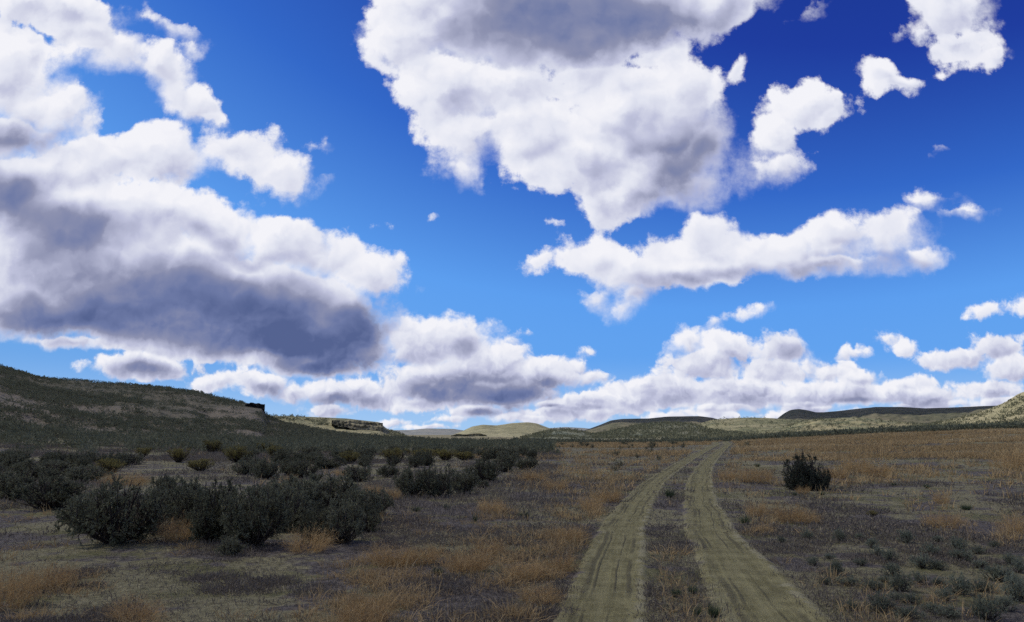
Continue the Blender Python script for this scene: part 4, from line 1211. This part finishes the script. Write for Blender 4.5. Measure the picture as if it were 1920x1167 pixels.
# grass and litter -----------------------------------------------------
def blades(x, y, n_per, h, w, spread, lean, r_, bend=0.4, tint=None, segs=2):
    N = len(x)
    M = N * n_per
    z = ground_h(x, y)
    an = r_.random(M) * 2 * math.pi
    rad = np.sqrt(r_.random(M)) * np.repeat(np.broadcast_to(spread, N), n_per)
    bx, by = np.repeat(x, n_per) + np.cos(an) * rad, np.repeat(y, n_per) + np.sin(an) * rad
    base = np.stack([bx, by, np.repeat(z, n_per) - 0.005], 1)
    ln = r_.random(M) * lean
    a2 = an + r_.normal(size=M) * 0.8
    d = unit(np.stack([np.cos(a2) * np.sin(ln), np.sin(a2) * np.sin(ln), np.cos(ln)], 1))
    L = np.repeat(np.broadcast_to(h, N), n_per) * (0.5 + 0.6 * r_.random(M))
    if tint is None:
        tint = r_.random(N)
    tt = np.repeat(tint, n_per) * 0.6 + r_.random(M) * 0.4
    return leaves_np(base, d, L, np.repeat(np.broadcast_to(w, N), n_per), r_, bend, tt, segs)

def field(n, px_rng, py_rng, keep, r_):
    """points spread evenly in depth and width over a stretch of the plain"""
    d0, d1 = CAM_H * PXF / (py_rng[1] - 814.6), CAM_H * PXF / max(py_rng[0] - 814.6, 8)
    # area-uniform blended with picture-uniform so that near ground is dense
    q = r_.random(n)
    d = 1.0 / (1.0 / d1 + q * (1.0 / d0 - 1.0 / d1))
    px = r_.uniform(*px_rng, n)
    a, _ = az_el(px, 815.0)
    x, y = d * np.sin(a), d * np.cos(a)
    k = keep(px, d, x, y) > r_.random(n)
    return x[k], y[k], d[k], px[k]

def zone(x, y, spots):
    """soft union of round patches given as photograph pixels (px, py, rx, ry)"""
    # back to picture-like coordinates of the flat plain: bearing and depth row
    yy = np.maximum(y, 0.5)
    fwd = yy * _cp - CAM_H * _sp                  # depth along the view of the flat plain
    px = 960 + PXF * x / fwd
    py = 583.5 + PXF * (yy * _sp + CAM_H * _cp) / fwd
    m_ = np.zeros_like(x)
    for (cx, cy_, rx, ry, a) in spots:
        m_ = np.maximum(m_, a * sstep(1.25, 0.55, np.hypot((px - cx) / rx, (py - cy_) / ry)))
    return m_

STRAW_SPOTS = [(1000,1100,110,75,1.0),(900,1060,140,45,.9),(1060,1010,60,60,1.0),(1130,950,50,32,1.0),(1180,905,60,26,1.0),(1240,870,60,16,1.0),(770,1075,140,40,.9),(920,970,70,24,.7),(1060,900,110,28,.9),(1150,868,120,20,.9),
 (1120,845,160,12,.8),(1290,846,50,9,.7),(1000,870,70,12,.5),(40,1150,90,60,.9),(250,1165,90,40,.8),(90,1100,100,40,.5),(690,1165,120,45,.8),(560,1130,60,30,.3),(840,1150,120,40,.6),
 (1400,905,70,26,.9),(1370,880,30,22,.7),(1620,890,110,26,1.0),(1760,882,170,22,.9),(1900,880,80,36,1.0),(1480,850,130,20,.9),(1700,842,300,26,1.0),(1900,845,160,34,1.0),(1500,835,200,10,.8),(1460,985,80,22,.8),(1420,968,30,20,.8),
 (1770,985,40,18,.5),(1900,1000,50,30,.7),(1830,935,110,14,.4),(1600,930,60,10,.35),(1750,945,50,12,.4),(240,905,50,14,.5),(330,1010,40,30,.4),(860,862,60,8,.5)]
rs = np.random.default_rng(123)
def straw_keep(px, d, x, y):
    n_ = fbm(x / 1.6, y / 1.6, 71, 4)
    base = zone(x, y, STRAW_SPOTS)
    thin = 0.05 * sstep(0.55, 0.7, fbm(x / 3.0, y / 3.0, 72, 3))
    n_ = 0.5 * n_ + 0.5 * fbm(x / 0.55, y / 0.55, 75, 3)
    thin = thin * np.where((px > 1400) & (d < 22), 0.3, 1.0)
    return (base * sstep(0.48, 0.60, n_) * (0.38 + 0.55 * sstep(8, 40, d)) + thin) * (road_dist(x, y) > 0.62)
sp_ = []
x, y, d, px = field(60000, (-60, 1980), (838, 1190), straw_keep, rs)
hgt_ = np.clip(0.20 + 0.07 * rs.normal(size=len(x)), 0.06, 0.40) * (0.8 + 0.5 * sstep(12, 40, d))
print('straw tufts', len(x))
near = d < 22
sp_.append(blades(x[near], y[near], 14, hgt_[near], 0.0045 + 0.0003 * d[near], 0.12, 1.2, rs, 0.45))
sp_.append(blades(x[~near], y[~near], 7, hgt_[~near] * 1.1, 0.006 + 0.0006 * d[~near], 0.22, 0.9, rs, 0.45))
# the eastern dry field carries on to its brush line
def field2_keep(px, d, x, y):
    return sstep(0.38, 0.56, fbm(x / 6, y / 6, 73, 3)) * (road_dist(x, y) > 1.0) * sstep(1370, 1450, px)
n2 = 52000
px2 = rs.uniform(1350, 2150, n2); d2 = np.sqrt(rs.uniform(55 ** 2, 168 ** 2, n2))
a2, _ = az_el(px2, 815.0); x2, y2 = d2 * np.sin(a2), d2 * np.cos(a2)
k2 = field2_keep(px2, d2, x2, y2) > rs.random(n2)
x2, y2, d2 = x2[k2], y2[k2], d2[k2]
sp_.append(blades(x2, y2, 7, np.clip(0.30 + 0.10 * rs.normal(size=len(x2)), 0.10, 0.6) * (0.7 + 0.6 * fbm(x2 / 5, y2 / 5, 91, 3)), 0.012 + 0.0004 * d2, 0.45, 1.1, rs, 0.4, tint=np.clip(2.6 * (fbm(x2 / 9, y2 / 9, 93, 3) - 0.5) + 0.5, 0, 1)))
n3 = 9000
px3 = rs.uniform(880, 1400, n3); d3 = np.sqrt(rs.uniform(60 ** 2, 165 ** 2, n3))
a3, _ = az_el(px3, 815.0); x3, y3 = d3 * np.sin(a3), d3 * np.cos(a3)
k3 = (sstep(0.46, 0.62, fbm(x3 / 14, y3 / 7, 74, 3)) * (road_dist(x3, y3) > 1.2)) > rs.random(n3)
x3, y3, d3 = x3[k3], y3[k3], d3[k3]
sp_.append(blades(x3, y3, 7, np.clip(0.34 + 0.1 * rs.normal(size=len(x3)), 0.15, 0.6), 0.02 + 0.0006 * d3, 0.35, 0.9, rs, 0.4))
V, F, T = join(sp_)
print('straw faces', len(F))
dg_ = link('dry_grass', mesh_np('dry_grass', V, F, attrs={'tint': T}), M_straw)
tag(dg_, 'tawny dry grass standing along the track and over the eastern field', 'dry grass', kind='stuff')

rl = np.random.default_rng(321)
def litter_keep(px, d, x, y):
    n_ = 0.55 * fbm(x / 3.6, y / 3.6, 81, 3) + 0.45 * fbm(x / 1.1, y / 1.1, 82, 4)
    return (0.04 + 0.16 * sstep(2.2, 1.0, road_dist(x, y)) + 0.76 * sstep(0.49, 0.57, n_)) * sstep(0.36, 0.56, road_dist(x, y) + 0.34 * (fbm(x / 0.5, y / 0.5, 83, 2) - 0.5) + 0.34 * (fbm(x / 2.2, y / 2.2, 85, 2) - 0.5))
x, y, d, px = field(150000, (-60, 1980), (842, 1200), litter_keep, rl)
print('litter', len(x))
hl = np.clip(0.075 + 0.03 * rl.normal(size=len(x)), 0.025, 0.16)
nearl = d < 16
tl_ = np.where(rl.random(len(x)) < 0.18, 1.0, rl.random(len(x)) * 0.9)
lt = [blades(x[nearl], y[nearl], 6, hl[nearl], 0.0045 + 0.0004 * d[nearl], 0.10, 1.35, rl, 0.5, tint=tl_[nearl], segs=1),
      blades(x[~nearl], y[~nearl], 4, hl[~nearl] * (1.0 + 0.02 * d[~nearl]), 0.006 + 0.0007 * d[~nearl], 0.20 + 0.004 * d[~nearl], 1.25, rl, 0.5, tint=tl_[~nearl], segs=1)]
# the pale grey grass bank behind the thicket
def bank_keep(px, d, x, y):
    return sstep(0.42, 0.55, fbm(x / 9 + 4, y / 9, 84, 3)) * (px < 1050)
n4 = 40000
px4 = rl.uniform(-40, 1060, n4); d4 = np.sqrt(rl.uniform(17 ** 2, 85 ** 2, n4))
a4, _ = az_el(px4, 815.0); x4, y4 = d4 * np.sin(a4), d4 * np.cos(a4)
k4 = (bank_keep(px4, d4, x4, y4) > rl.random(n4)) & (road_dist(x4, y4) > 1.5)
x4, y4, d4 = x4[k4], y4[k4], d4[k4]
lt.append(blades(x4, y4, 6, np.clip(0.20 + 0.06 * rl.normal(size=len(x4)), 0.06, 0.34), 0.006 + 0.0005 * d4, 0.25, 1.0, rl, 0.5, tint=0.45 + 0.55 * rl.random(len(x4)), segs=1))
V, F, T = join(lt)
print('litter faces', len(F))
lo_ = link('grass_litter', mesh_np('grass_litter', V, F, attrs={'tint': T}), M_litter)
tag(lo_, 'low grey weathered grass and litter covering the plain', 'grass litter', kind='stuff')
